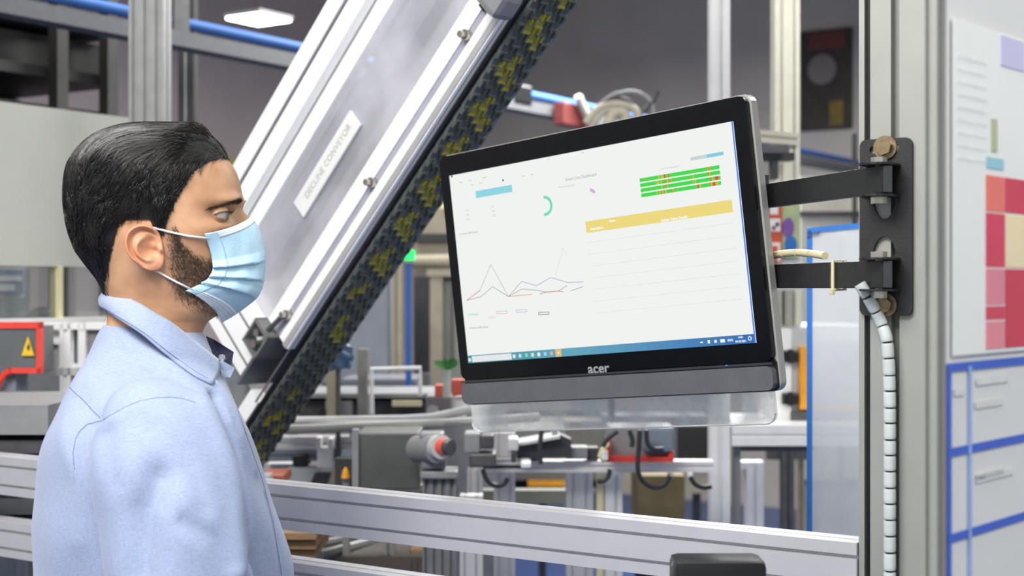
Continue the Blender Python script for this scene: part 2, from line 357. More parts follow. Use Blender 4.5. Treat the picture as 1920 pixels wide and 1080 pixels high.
for za, first in ((1.621, True), (1.5152, False)):
    st = PV - AD * .018
    arm = T.part('swivel_arm', MB().obox(st + AD * .1725 + UP * za, AD, AS, UP, .345, .012, .031, 0, .0012), BLACK)
    T.part('arm_end_cap', MB().obox(st + UP * za - AD * .0012, AD, AS, UP, .002, .010, .029), mat('grey_black_cap', (62, 64, 66), .5), under=arm)  # end cap coloured greyer than the arm
    for sg in (1, -1):
        zc = za + sg * .0175
        poly = [(.028, -.019), (.028, .019)] + [(-.019 * math.sin(math.pi * i / 10) + .0, .019 * math.cos(math.pi * i / 10)) for i in range(11)]
        T.part('hinge_tab', MB().prism(poly, (1, 0, 0), (0, 1, 0), (1.568, ym, zc - .0012), (0, 0, .0024)), BLACK)
    T.part('hinge_bolt', MB().cyl(PV + UP * (za - .024), PV + UP * (za + .026), .004, 10), STEEL)
    T.part('bolt_head', MB().cyl(PV + UP * (za + .019), PV + UP * (za + .0255), .009, 6), STEEL)
    T.part('nut', MB().cyl(PV + UP * (za - .0265), PV + UP * (za - .019), .009, 6), STEEL)
for py in (572, 277):
    b = MB(); q = Vector((1.594, yface(1664), ztop(py))); b.cyl(q, q - Vector((.003, 0, 0)), .0135, 20); b.cyl(q - Vector((.003, 0, 0)), q - Vector((.010, 0, 0)), .0095, 6)
    T.part('anchor_bolt', b, mat('brassy_bolt', (134, 118, 92), .4, .8, .2, 200))
mount_parts = T

# monitor axes
MC = Vector((1.7425, 1.0212, 1.5501)); MX = Vector((-.14131, -.98621, .08634)).normalized(); MY = Vector((-.04428, .09342, .99464)); MY = (MY - MX * MY.dot(MX)).normalized(); MZ = MX.cross(MY)
def Q(a, b, c=0): return MC + MX * a + MY * b + MZ * c
ae = PV - AD * .018 + AD * .345
b = MB(); b.obox(Q(.13, .02, -.0705), MX, MY, MZ, .10, .15, .012, 0, .002); mount_parts.part('screen_bracket', b, BLACK)
b = MB(); b.cyl(ae + UP * 1.48 - AD * .012, ae + UP * 1.65 - AD * .012, .011, 12); mount_parts.part('swivel_pin', b, STEEL_D)
b = MB(); b.tube([ae + UP * 1.565 - AD * .012, Q(.15, .02, -.078)], .009, 8); mount_parts.part('bracket_link', b, BLACK)
mount_parts.done()

# ---------------------------------------------------------------- monitor
T = Thing('computer_monitor', 'wide black touch monitor showing a bright production dashboard', 'monitor')
GLOSS = mat('glossy_black_bezel', (9, 10, 12), .22, 0, .3, 60, spec=.22)
CHIN = mat('gunmetal_chin', (96, 98, 102), .4, .1, .08, 30, .1, 500, stretch=(.05, 1, 1))
RIM = mat('silver_rim', (184, 184, 180), .3, .3, .05, 40)
def mplate(x0, x1, y0, y1, r, c0, c1): return MB().prism(rrect(x0, x1, y0, y1, r), MX, MY, Q(0, 0, c0), MZ * (c1 - c0))
T.part('bezel', mplate(-.2735, .2755, -.1675, .1735, .011, -.010, -.0006), GLOSS)
T.part('rim', mplate(-.2755, .2785, -.2075, .1758, .013, -.024, -.010), [RIM])
T.part('back_shell', mplate(-.262, .225, -.198, .165, .02, -.058, -.024), BLACKP)
T.part('chin', mplate(-.2725, .2755, -.2045, -.1735, .010, -.010, .0035), CHIN)
T.part('chin_groove', mplate(-.2735, .2765, -.2065, -.164, .008, -.0105, -.0075), BLACKP)
T.part('chin_lip', MB().obox(Q(.001, -.1705, .001), MX, MY, MZ, .546, .003, .004), mat('chin_lip_plastic', (52, 54, 58), .3))
T.part('brand_lettering', text('brand_lettering', 'acer', .0195, frame(Q(-.0065, -.1635, -.0002), MX, MY) @ Matrix.Diagonal((1.12, 1, 1, 1)), mat('silver_lettering', (196, 198, 200), .35, .6), .0003, bold=.0004), None)
T.part('power_lamp', MB().obox(Q(.208, -.1695, .0032), MX, MY, MZ, .003, .0012, .001), emis('blue_led', (90, 110, 255), 1.2))
SCREEN = emis('screen_white', (240, 242, 240), .83)
scr = T.part('screen', MB().obox(Q(0, 0, -.0001), MX, MY, MZ, .509, .286, .001), SCREEN)
def sp(px, py):
    r = ray(px, py); t = (MC - CAM).dot(MZ) / r.dot(MZ); p = CAM + r * t - MC; return p.dot(MX), p.dot(MY)
LAY = [0.0006]
def srect(name, p, q, m, under=None):
    a0, b0 = p; a1, b1 = q
    return T.part(name, MB().obox(Q((a0 + a1) / 2, (b0 + b1) / 2, LAY[0]), MX, MY, MZ, abs(a1 - a0), abs(b1 - b0), .0003), m, under=under or scr)
E_ = lambda n, c: emis('screen_' + n, c, .80)
ink = E_('grey_ink', (196, 200, 200)); ink2 = E_('mid_ink', (168, 172, 172)); wht = E_('pure_white', (250, 252, 252)); teal = E_('teal', (146, 216, 228))
x0, y0 = sp(892, 358.5); x1, y1 = sp(961, 358.5)
srect('header_button', (x0, y0), (x1, y0 - .0105), teal)
yb0, yb1 = sp(1099, 416)[1], sp(1100, 437)[1]
yel = srect('table_header', (sp(1099, 425)[0], yb0 + .0005), (.2405, yb1), E_('table_yellow', (240, 220, 130)))
def stext(body, px, py, size, m, align='CENTER', bold=0):
    a, b = sp(px, py); o = text('screen_text', body, size, frame(Q(a, b, LAY[0] + .0004), MX, MY), m, .00005, align, bold); o.parent = scr; return o
LAY[0] = .0009
stext('', 0, 0, .004, ink)if 0 else None
stext('Smart Line Dashboard', 1090, 332, .0062, ink2); stext('Machine Performance', 1064, 349, .0036, ink)
stext('Current Shift Graph', 880, 437, .0046, ink2); stext('Previous Shift Setup', 899, 614, .0046, ink2)
stext('Target', 877, 394, .0036, ink); stext('Plan', 878, 403, .0036, ink); stext('Actual', 879, 411, .0036, ink)
stext('1120', 924, 388, .0036, ink); stext('1096', 926, 396, .0036, ink); stext('1004', 927, 404, .0036, ink)
stext('Line Monitoring Status', 1258, 314, .0034, ink); stext('Action Taken Details', 1265, 410, .0050, wht, bold=.0002); stext('Description', 1120, 428, .0048, wht, bold=.0002); stext('Status', 1149, 414, .0042, wht, bold=.0002)
for i, (px, py) in enumerate(((848, 331), (944, 338))): srect('screen_dot', sp(px - 1.4, py - 1.4), sp(px + 1.4, py + 1.4), E_('dot%d' % i, (60, 70, 70)))
for px0, py0, wd in ((862, 342, 5), (880, 338, 4), (905, 333, 7), (980, 330, 4), (996, 327, 4), (1028, 298, 3), (1092, 286, 3), (884, 346, 4), (900, 343, 4)):
    srect('tab_mark', sp(px0, py0), (sp(px0, py0)[0] + wd * .0011, sp(px0, py0)[1] - .0012), ink)
g0 = (sp(1295, 295)[0], sp(1295, 295)[1]); g1 = sp(1357, 285)
srect('toggle_button', g0, ((g0[0] + g1[0]) / 2, g0[1] - .0046), E_('pale_toggle', (204, 216, 216))); srect('toggle_button', ((g0[0] + g1[0]) / 2, g0[1]), (g1[0], g0[1] - .0046), E_('toggle_cyan', (136, 208, 226)))
gm = [E_('green', (74, 222, 84)), E_('olive', (150, 196, 72)), E_('amber', (222, 190, 70)), E_('red', (238, 84, 60))]
gx0, gx1 = sp(1200, 336)[0], sp(1353, 345)[0]
marks = [{22: 2, 25: 2, 27: 2, 28: 3, 29: 3, 32: 1, 33: 3, 36: 1, 60: 1, 77: 2, 78: 3, 79: 2, 5: 1, 7: 1}, {19: 2, 21: 2, 24: 2, 28: 3, 31: 2, 34: 3, 35: 2, 57: 1, 60: 2, 77: 3, 78: 2}, {18: 1, 24: 2, 29: 3, 30: 2, 60: 2, 62: 2, 79: 3, 81: 2, 84: 3, 85: 3, 86: 3, 87: 3}, {18: 2, 22: 2, 23: 3, 25: 2, 26: 3, 28: 2, 35: 3, 36: 2, 42: 1, 64: 3, 65: 3, 67: 2, 78: 3, 79: 2, 81: 3, 82: 3, 83: 3, 85: 2, 86: 2}]
for r_ in range(4):
    yt = sp(1200, 333.5 + 9.65 * r_)[1]; mb = MB(); n_ = 90; dxs = (gx1 - gx0) / n_
    for k in range(n_):
        mb.obox(Q(gx0 + dxs * (k + .5), yt - .0034, .0009), MX, MY, MZ, dxs, .0050, .0002, marks[r_].get(k, 0))
    T.part('status_bar', mb, gm, under=scr)
def arc(name, px, py, r, wd, a0, a1, m):
    a, b = sp(px, py); mb = MB(); n_ = 18; P = []
    for i in range(n_ + 1):
        t = math.radians(a0 + (a1 - a0) * i / n_); P += [Q(a + math.cos(t) * r, b + math.sin(t) * r, .0009), Q(a + math.cos(t) * (r - wd), b + math.sin(t) * (r - wd), .0009)]
    mb.add(P, [(2 * i, 2 * i + 1, 2 * i + 3, 2 * i + 2) for i in range(n_)]); T.part(name, mb, m, under=scr)
arc('ring_gauge', 1022, 386, .0145, .0042, -102, 92, E_('mint', (116, 224, 182))); arc('ring_gauge', 1106, 371, .0135, .0042, 28, 78, E_('lilac', (208, 178, 222)))
def sline(name, pts, m, wd=.0009, lay=.0009):
    mb = MB(); ps = [sp(800 + x / 2.8235, 480 + y / 2.8235) for x, y in pts]
    for (a, b), (c, d) in zip(ps, ps[1:]):
        v = Vector((c - a, d - b)); n_ = v.normalized(); mb.obox(Q((a + c) / 2, (b + d) / 2, lay), MX * n_.x + MY * n_.y, MY * n_.x - MX * n_.y, MZ, v.length + wd * .6, wd, .0002)
    T.part(name, mb, m, under=scr)
slate = E_('slate_line', (150, 154, 160)); violet = E_('violet_line', (176, 172, 204))
sline('graph_line', [(215, 235), (285, 180), (342, 45), (435, 215)], E_('thin_line', (172, 170, 174)), .0007); sline('graph_line', [(435, 215), (505, 135), (585, 157), (660, 113), (745, 140), (830, 137)], violet)
sline('graph_line', [(215, 235), (290, 215), (352, 162), (435, 215), (505, 175), (590, 182), (640, 192), (700, 185), (745, 157)], slate, .0008, .0011)
sline('graph_line', [(215, 235), (285, 182)], E_('red_line', (206, 120, 130)), .0009, .0013); sline('graph_line', [(435, 215), (510, 207), (560, 203)], E_('orange_line', (226, 176, 110)), .0011, .0013)
sline('graph_line', [(605, 200), (640, 190), (690, 185), (725, 188)], E_('red_line2', (222, 130, 120)), .0010, .0013); sline('graph_line', [(765, 185), (830, 162)], slate, .0008, .0013)
sline('graph_line', [(685, 105), (724, -40), (745, -10)], E_('ghost_line', (222, 224, 226)), .0007, .0013)
for cx, cy, m in ((401, 298, (222, 172, 178)), (505, 290, (190, 180, 212)), (623, 303, (120, 126, 126))):
    sline('legend_box', [(cx - 28, cy + 8), (cx + 27, cy + 5), (cx + 27, cy - 7), (cx - 28, cy - 4), (cx - 28, cy + 8)], E_('legend%d' % cx, m), .0008)
sline('legend_mark', [(225, 311), (275, 308)], E_('mint_pale', (206, 234, 224)), .003); sline('legend_mark', [(330, 326), (365, 324)], E_('lime_pale', (226, 234, 212)), .003)
for k in range(7):
    yy = yb1 - .0135 - k * .0165; srect('table_rule', (.0105 + sp(1099, 425)[0] - .0105, yy), (.2405, yy - .0006), E_('rule%d' % k, (230, 228, 214)))
srect('screen_edge_glow', (.2525, .143), (.2545, -.143), E_('edge_blue', (92, 140, 236)))
# taskbar with a gradient along its own length
tb = bpy.data.materials.new('screen_taskbar'); tb.use_nodes = True; nt = tb.node_tree; nt.nodes.clear()
o_ = nt.nodes.new('ShaderNodeOutputMaterial'); e_ = nt.nodes.new('ShaderNodeEmission'); tc = nt.nodes.new('ShaderNodeTexCoord'); sx = nt.nodes.new('ShaderNodeSeparateXYZ'); rp = nt.nodes.new('ShaderNodeValToRGB')
nt.links.new(tc.outputs['Generated'], sx.inputs[0]); nt.links.new(sx.outputs[1], rp.inputs[0]); e_.inputs[1].default_value = .8; nt.links.new(rp.outputs[0], e_.inputs[0]); nt.links.new(e_.outputs[0], o_.inputs[0])
rp.color_ramp.elements[0].color = (*lin((58, 112, 180)), 1); rp.color_ramp.elements[1].color = (*lin((72, 150, 160)), 1)
rp.color_ramp.elements.new(.25).color = (*lin((84, 140, 190)), 1); rp.color_ramp.elements.new(.6).color = (*lin((104, 170, 190)), 1)
LAY[0] = .0007
bar = srect('taskbar', (-.2545, -.1315), (.2525, -.143), tb)
LAY[0] = .0011
srect('search_box', (-.2455, -.1328), (-.1655, -.1418), E_('search', (232, 236, 236)))
for i in range(4): srect('start_tile', (-.2528 + (i % 2) * .0026, -.1355 - (i // 2) * .0026), (-.2506 + (i % 2) * .0026, -.1377 - (i // 2) * .0026), wht)
for i, (k, c) in enumerate(((-.1602, (226, 240, 240)), (-.1485, (206, 226, 230)), (-.1362, (120, 226, 206)), (-.1243, (222, 232, 200)), (-.1122, (240, 244, 246)), (-.1000, (160, 216, 240)), (-.0880, (232, 170, 170)), (-.0750, (228, 190, 130)))):
    s_ = .0052 if i < 7 else .011
    srect('taskbar_icon', (k - s_ / 2, -.1373 + s_ / 2), (k + s_ / 2, -.1373 - s_ / 2), E_('icon%d' % i, c))
srect('taskbar_icon', (-.0772, -.1355), (-.0728, -.1385), wht)
for a, wd, hg in ((.1715, .004, .0016), (.183, .0034, .0042), (.1935, .0036, .0036), (.2045, .007, .0044)): srect('tray_icon', (a - wd / 2, -.1373 + hg / 2), (a + wd / 2, -.1373 - hg / 2), wht)
def ltext(body, a, b, size): o = text('tray_text', body, size, frame(Q(a, b, .0013), MX, MY), wht, .00005, bold=.00012); o.parent = scr
ltext('ENG', .2165, -.1373, .0042); ltext('14:41', .2325, -.1345, .0038); ltext('09-02-2021', .2325, -.1398, .0036)
arc_m = E_('white_ring', (240, 244, 250))
a_, b_ = .2462, -.1368; mb = MB(); P = []
for i in range(13): t = math.pi * i / 6; P += [Q(a_ + math.cos(t) * .003, b_ + math.sin(t) * .003, .0012), Q(a_ + math.cos(t) * .0017, b_ + math.sin(t) * .0017, .0012)]
mb.add(P, [(2 * i, 2 * i + 1, 2 * i + 3, 2 * i + 2) for i in range(12)]); T.part('tray_icon', mb, arc_m, under=scr)
for o in list(scr.children):
    if 'text' in o.name: o.matrix_parent_inverse = scr.matrix_basis.inverted()
T.done()
# clear acrylic backing sheet that shows below the monitor
T = Thing('acrylic_backing', 'clear scuffed acrylic sheet showing below the monitor chin', 'acrylic sheet')
T.part('sheet', mplate(-.3165, .2345, -.2545, -.09, .014, -.066, -.0605), ACRYL)
rimp = rrect(-.3165, .2345, -.2545, -.09, .014); T.part('bright_edge', MB().tube([Q(a, b, -.060) for a, b in rimp if b < -.2] , .0011, 6), WHITEP)  # white bead stands in for light caught along the clear edge
T.done()

# ---------------------------------------------------------------- cable with spiral wrap, cable tie, wrap on the lower arm
T = Thing('spiral_wrapped_cable', 'pale spiral-wrapped cable running down the pillar from the lower arm', 'cable')
def pf(px, py, x=1.587): u = (px - 960) / FPX; d = x / (.8342 + .5515 * u); return at(px, py, d)
pth = [pf(1612, 532, 1.575), pf(1626, 555, 1.578), pf(1640, 580, 1.584), pf(1652, 604, 1.588), pf(1662, 634), pf(1665, 664), pf(1667, 700), pf(1668, 760), pf(1668, 830), pf(1668, 920), pf(1668, 1020), pf(1668, 1120)]
dense = []
for i in range(len(pth) - 1):
    p0 = pth[max(i - 1, 0)]; p1 = pth[i]; p2 = pth[i + 1]; p3 = pth[min(i + 2, len(pth) - 1)]; n_ = max(2, int((p2 - p1).length / .002))
    for k in range(n_):
        t = k / n_; dense.append(.5 * ((2 * p1) + (p2 - p0) * t + (2 * p0 - 5 * p1 + 4 * p2 - p3) * t * t + (3 * p1 - p0 - 3 * p2 + p3) * t ** 3))
core = T.part('cable_core', MB().tube(dense, .0045, 10), CABLE)
WRAP = mat('pale_spiral_wrap', (196, 204, 202), .35, 0, .06, 40)
step = 9
for i in range(0, len(dense) - step, step):
    seg = dense[i:i + step]; T.part('wrap_turn', MB().tube(seg, [.0066] + [.0070] * (len(seg) - 2) + [.0064], 12), WRAP, 'auto')
T.done()
single('cable_tie', (lambda b: (b.tube([PV + AD * .095 + AS * q + UP * (1.5152 + z) for q, z in ((.0078, -.0172), (.0078, .0172), (-.0078, .0172), (-.0078, -.0172), (.0078, -.0172))], .0024, 6), b.obox(PV + AD * .095 + AS * .009 + UP * 1.4955, AD, AS, UP, .008, .005, .007, 0, .001), b)[-1])(MB()), CREAM, 'cream cable tie looped round the lower black arm', 'cable tie')
T = Thing('arm_cable_wrap', 'flat cream cable wrap lying on top of the lower black arm', 'cable')
for k in range(5):
    q0, q1 = .13 + k * .038, .13 + (k + 1) * .038 - .002; hz = lambda q: .0225 + .007 * math.sin(max(0, min(1, (q - .12) / .2)) * math.pi)
    T.part('wrap_turn', MB().tube([PV + AD * q + UP * (1.5152 + hz(q)) for q in np.linspace(q0, q1, 5)], .0048, 10), CREAM, 'auto')
T.done()

# ---------------------------------------------------------------- information board on its own post, close to the camera
BD = (RT * .655 + FW * .756).normalized(); BN = Vector((BD.y, -BD.x, 0))
if BN.dot(FW) > 0: BN = -BN
BS = 1.4375; B0 = at(1776, 540, 1.15); B0.z = 0
def Bp(s, z, c=0): return Vector((B0.x, B0.y, z)) + BD * s * BS + BN * c
T = Thing('information_board', 'blurred white information board on a grey post, divided by blue tape', 'board')
T.part('board_sheet', MB().obox(Bp(.29, 1.45, -.006), BD, BN, UP, (.58) * BS, .01, 1.5), mat('white_board', (216, 219, 216), .45, 0, .02, 4))
T.part('side_post', MB().profile(Bp(-.007, 0, -.006), Bp(-.007, 2.5, -.006), .0165, .011, BD, 1, 1), PILL)
T.part('foot_plate', MB().obox(Bp(.2, .008, -.01), BD, BN, UP, (.6) * BS, .3, .016), STEEL_D)
T.part('far_post', MB().profile(Bp(.59, 0, -.01), Bp(.59, 2.5, -.01), .026, .03, BD, 1, 1), PILL)
def bz(py, d=1.15): return 1.5 + (540 - py) / FPX * d
for py in (690, 850, 1012): T.part('tape_strip', MB().obox(Bp(.29, bz(py), .0002), BD, BN, UP, (.58) * BS, .001, .0070), NAVYT)
T.part('tape_strip', MB().obox(Bp(.0024, (bz(690) + .72) / 2, .0002), BD, BN, UP, (.0048) * BS, .0012, bz(690) - .72), NAVYT)
T.part('tape_strip', MB().obox(Bp(.030, (bz(690) + .72) / 2, .0002), BD, BN, UP, (.0036) * BS, .0012, bz(690) - .72), mat('pale_blue_tape', (150, 176, 222), .5))
for k, (py, l0, l1) in enumerate(((715, .05, .11), (760, .048, .10), (900, .05, .10), (730, .012, .03), (905, .05, .12))): T.part('faint_note', MB().obox(Bp((l0 + l1) * .392, bz(py + 8), .0002), BD, BN, UP, ((l1 - l0) * .784) * BS, .0008, .0057), mat('faint_note%d' % k, (208, 212, 209), .6))
T.done()
T = Thing('printed_chart', 'white printed sheet with red and pink cells pinned on the information board', 'chart')
T.part('paper', MB().obox(Bp(.20, (bz(30) + bz(668)) / 2, .0015), BD, BN, UP, (.39) * BS, .001, bz(30) - bz(668)), mat('chart_paper', (228, 232, 228), .6, 0, .02, 10))
for n_, c, l0, l1, p0, p1 in (('cell', (226, 120, 110), .0575, .092, 318, 388), ('cell', (208, 72, 96), .0575, .092, 392, 498), ('cell', (218, 136, 148), .0575, .092, 502, 572), ('cell', (204, 76, 96), .0575, .092, 576, 602), ('cell', (222, 140, 150), .0575, .092, 606, 660),
        ('cell', (204, 70, 92), .094, .16, 318, 388), ('cell', (232, 216, 176), .094, .16, 392, 498), ('cell', (200, 68, 86), .094, .16, 502, 660), ('cell', (150, 198, 210), .058, .09, 282, 304), ('cell', (178, 186, 152), .067, .078, 205, 270), ('cell', (196, 194, 224), .085, .13, 34, 95)):
    T.part('colour_' + n_, MB().obox(Bp((l0 + l1) * .392 + .004, (bz(p0) + bz(p1)) / 2, .0024), BD, BN, UP, ((l1 - l0) * .784) * BS, .0008, bz(p0) - bz(p1)), mat('chart_%s_%d_%d' % (n_, p0, l0 * 1e4), c, .6, 0, .03, 20))
for k in range(9): T.part('faint_print', MB().obox(Bp(.03, bz(100 + k * 24), .0021), BD, BN, UP, (.04) * BS, .0004, .0032), mat('faint_print%d' % k, (224, 228, 225), .6))
T.done()
# dark handle of a drawer in front of the beam, at the very bottom
T = Thing('black_clamp', 'black clamp block at the bottom edge in front of the beam', 'clamp')
b = MB(); b.obox(at(1345, 1100, 1.55) - UP * 0, RT, FW, UP, .098, .06, .064, 0, .008); T.part('body', b, BLACKP, 'auto')
b = MB(); b.cyl(at(1268, 1059, 1.545), at(1268, 1059, 1.60), .005, 12); T.part('pin', b, STEEL)
b = MB(); b.obox(at(1345, 1135, 1.60), RT, FW, UP, .03, .08, .03); T.part('neck', b, STEEL_D)
T.done()

# ================================================================ behind: the assembly hall
def zz(py, d): return 1.5 + (540 - py) / FPX * d
def vpost(mb, px0, px1, pytop, d, z0=0.0, th=None, nw=1, slots=True, sw=.009):
    """upright extrusion; its front face spans px0..px1 at distance d"""
    w_ = (px1 - px0) * d / FPX; c = at((px0 + px1) / 2, 540, d); c = Vector((c.x, c.y, 0)) + FW * (th or w_) / 2
    z1 = min(3.28, zz(pytop, d))
    if slots: mb.profile(c + UP * z0, c + UP * z1, w_, th or w_, RT, nw, 1, sw, .008)
    else: mb.obox(c + UP * (z0 + z1) / 2, RT, FW, UP, w_, th or w_, z1 - z0, 0, .002)
    return mb
def yplane(px, py, y): r = ray(px, py); return CAM + r * (y / r.y)
def xplane(px, py, x): r = ray(px, py); return CAM + r * (x / r.x)

# ---- enclosure at the far left: white panels over a band of windows (its face runs along x at y = 2.9)
ex0, ex1 = yplane(-260, 300, 2.9).x, yplane(243, 300, 2.9).x
zt_, zm_, zs_ = yplane(0, 190, 2.9).z, yplane(0, 498, 2.9).z, yplane(0, 603, 2.9).z
xd = yplane(112, 550, 2.9).x
T = Thing('machine_enclosure', 'off-white machine enclosure with a band of tinted windows', 'enclosure')
T.part('upper_panel', MB().box(ex0, ex1, 2.9, 2.96, zm_, zt_), WHITE)
T.part('sill', MB().box(ex0, ex1, 2.87, 2.97, zs_ - .012, zs_ + .006), WHITEP)
T.part('mullion', MB().box(xd - .006, xd + .006, 2.895, 2.93, zs_, zm_), CREAM)
T.part('mullion', MB().box(ex1 - .02, ex1, 2.895, 2.93, zs_, zm_), CREAM)
T.part('window_pane', MB().box(ex0, xd - .006, 2.91, 2.915, zs_, zm_), GLASS)
T.part('window_pane', MB().box(xd + .006, ex1 - .02, 2.91, 2.915, zs_, zm_), GLASS)
T.part('inner_wall', MB().box(ex0, ex1, 3.3, 3.34, 0, zm_), mat('enclosure_interior', (104, 112, 110), .7, 0, .15, 5))
T.part('lower_panel', MB().box(ex0, ex1, 2.93, 2.96, 0, zs_ - .012), GREY)
T.done()
T = Thing('blue_sign', 'small blue sign with white print behind the enclosure window', 'sign')
s0, s1 = yplane(-30, 505, 3.25), yplane(44, 552, 3.25)
T.part('plate', MB().box(s0.x, s1.x, 3.25, 3.256, s1.z, s0.z), mat('sign_blue', (64, 84, 130), .5))
T.part('print_line', MB().box(s0.x + .02, s1.x - .008, 3.246, 3.25, s1.z + .036, s1.z + .05), GREY_L); T.part('print_line', MB().box(s0.x + .04, s1.x - .03, 3.246, 3.25, s1.z + .010, s1.z + .028), GREY_L)
T.part('border', MB().box(s0.x - .01, s1.x + .008, 3.256, 3.262, s1.z - .008, s0.z + .008), GREY_L)
T.part('stand', MB().box(s0.x, s0.x + .03, 3.262, 3.29, .0, s0.z), GREY); T.done()
c = yplane(80, 603, 3.12); single('round_housing', MB().ball((c.x, 3.12, c.z - .01), .05, 16, 0, 1.0).cyl((c.x, 3.12, 0), (c.x, 3.12, c.z), .03), DARK, 'dark domed housing behind the enclosure window', 'housing', smooth=True)
# dark rack above the enclosure
T = Thing('storage_rack', 'dark storage rack in the gloom above the white enclosure', 'rack')
rx0, rx1 = yplane(-240, 100, 3.45).x, yplane(238, 100, 3.45).x
for py in (24, 122, 196):
    z = yplane(60, py, 3.45).z; T.part('shelf_beam', MB().box(rx0, rx1, 3.5, 3.95, z - .02, z + .012), mat('rack_beam%d' % py, (34, 34, 32) if py == 24 else (20, 18, 16), .6))
for px in (-60, 118, 212): x = yplane(px, 100, 3.45).x; T.part('upright', MB().box(x - .02, x + .02, 3.45, 3.49, 0, 2.6), mat('rack_upright%d' % px, (24, 23, 21), .6))
T.part('back_sheet', MB().box(rx0, rx1, 3.96, 3.98, 1.5, 2.75), CREST); T.done()
for i, (px0, px1, l) in enumerate(((-30, 100, 'wide dark carton on the upper shelf of the dark rack'), (128, 205, 'narrow dark carton beside the wide one on the dark rack'))):
    a, b_ = yplane(px0, 118, 3.55), yplane(px1, 118, 3.55); z = yplane(60, 122, 3.45).z + .014
    single('storage_carton', MB().box(a.x, b_.x, 3.55, 3.85, z, z + .1, 0, .004), CREST, l, 'carton', 'cartons on the dark rack')
# posts by the enclosure
single('aluminium_post', vpost(MB(), 241, 306, -200, 3.55, 0, None, 3, True, .010), ALU_D, 'grey multi-slot aluminium post rising behind the man\'s head', 'post')
T = Thing('black_column', 'slim black column with a pale edge near the mauve wall', 'column'); T.part('column', vpost(MB(), 334, 364, -200, 4.6, 0, .06, 1, False), CREST); T.part('pale_edge', vpost(MB(), 345, 349, -200, 4.59, 0, .01, 1, False), GREY); T.done()
# machine with red outline
T = Thing('red_edged_machine', 'dark grey machine cover outlined in red with a yellow warning triangle', 'machine')
d = 3.0
T.part('cover', MB().cbox(-160, 612, 72, 700, d, .1), mat('machine_cover', (92, 96, 98), .45)); T.part('base', MB().cbox(-160, 700, 30, 1200, d + .02, .08), GREY_B)
for r_ in ((-160, 604, 76, 616), (68, 604, 76, 700), (20, 690, 76, 700)): T.part('red_edge', MB().cbox(*r_, d - .006, .02), RED)
T.part('red_edge', MB().tube([at(20, 695, d - .004), at(8, 702, d - .004), at(-2, 716, d - .004), at(-10, 740, d - .004)], .007, 8), RED)
tri = T.part('warning_triangle', MB().prism([(-.013, 0), (.013, 0), (0, .04)], RT, UP, at(52, 667, d - .008), FW * .004), mat('warning_yellow', (232, 190, 36), .5))
T.part('warning_mark', MB().prism([(-.002, .012), (.003, .012), (.001, .018), (.004, .018), (-.001, .028), (0, .02), (-.003, .02)], RT, UP, at(53, 667, d - .0095), FW * .002), BLACKP, under=tri)
T.done()
T = Thing('white_frame_unit', 'white aluminium frame unit standing behind the man\'s back', 'frame'); d = 3.15
for a in ((112, 132), (146, 160)): T.part('post', vpost(MB(), *a, 606, d), WHITEP)
T.part('top_rail', MB().cbox(80, 606, 215, 618, d, .05), WHITEP); T.part('shelf', MB().cbox(80, 690, 200, 704, d, .2), GREY_L); T.part('side_panel', MB().cbox(78, 620, 112, 690, d + .03, .03), WHITEP); T.part('clip', MB().cbox(84, 646, 108, 652, d + .02, .02), DARK); T.part('gauge', MB().cbox(164, 622, 182, 660, d + .02, .03), GREY); T.done()
T = Thing('parts_trolley', 'low light grey trolley with stacked trays at the lower corner', 'trolley'); d = 2.6
for i, (p0, p1, p2, m) in enumerate(((760, 815, 90, GREY), (826, 850, 84, STEEL_D), (862, 905, 66, GREY_L), (935, 965, 84, GREY), (975, 1040, 76, GREY))): T.part('tray', MB().cbox(-140, p0, p2, p1, d + .02 * (i % 2), .35), m)
T.part('upright', vpost(MB(), 52, 62, 756, d + .36), ALU_D); T.part('upright', vpost(MB(), -130, -120, 756, d + .36), ALU_D); T.part('base', MB().obox(at(-35, 540, d + .2) - UP * (1.5 - .05), RT, FW, UP, .2, .4, .04), DARK); T.done()

# ---- pipe run along the hall (along x at y = 3.16)
T = Thing('blue_pipe_run', 'long blue pipe with a grey tray under it crossing the hall', 'pipe')
pz = yplane(310, 37, 3.16).z
T.part('pipe', MB().cyl((1.9, 3.16, pz), (9.19, 3.16, pz), .017, 12), BLUE, 'auto')
T.part('tray', MB().box(1.9, 9.19, 3.13, 3.20, pz - .075, pz - .03), mat('tray_grey', (84, 86, 90), .6))
for px in (330, 970, 1640): x = yplane(px, 170, 3.16).x; T.part('hanger', MB().box(x - .03, x + .03, 3.135, 3.19, pz - .03, 4.2) if px != 970 else MB().box(x - .07, x + .06, 3.125, 3.2, pz - .05, pz + .03, 0, .01), STEEL_D if px != 970 else BLACKP)
T.done()
p = yplane(1072, 214, 3.1)
T = Thing('red_valve_block', 'dull red valve block with a pale handle on the pipe run', 'valve'); T.part('block', MB().box(p.x - .11, p.x + .1, 3.07, 3.122, p.z - .055, p.z + .04, 0, .008), DRED)
T.part('handle', MB().tube([yplane(1084, 180, 3.05), yplane(1092, 200, 3.05), yplane(1106, 230, 3.05)], .017, 8), mat('handle_grey', (168, 164, 158), .5), 'auto'); T.done()
T = Thing('hose_bundle', 'tangled bundle of beige hoses and thin cables above the monitor', 'hose'); HOSE = mat('beige_hose', (164, 158, 142), .6, 0, .1, 20)
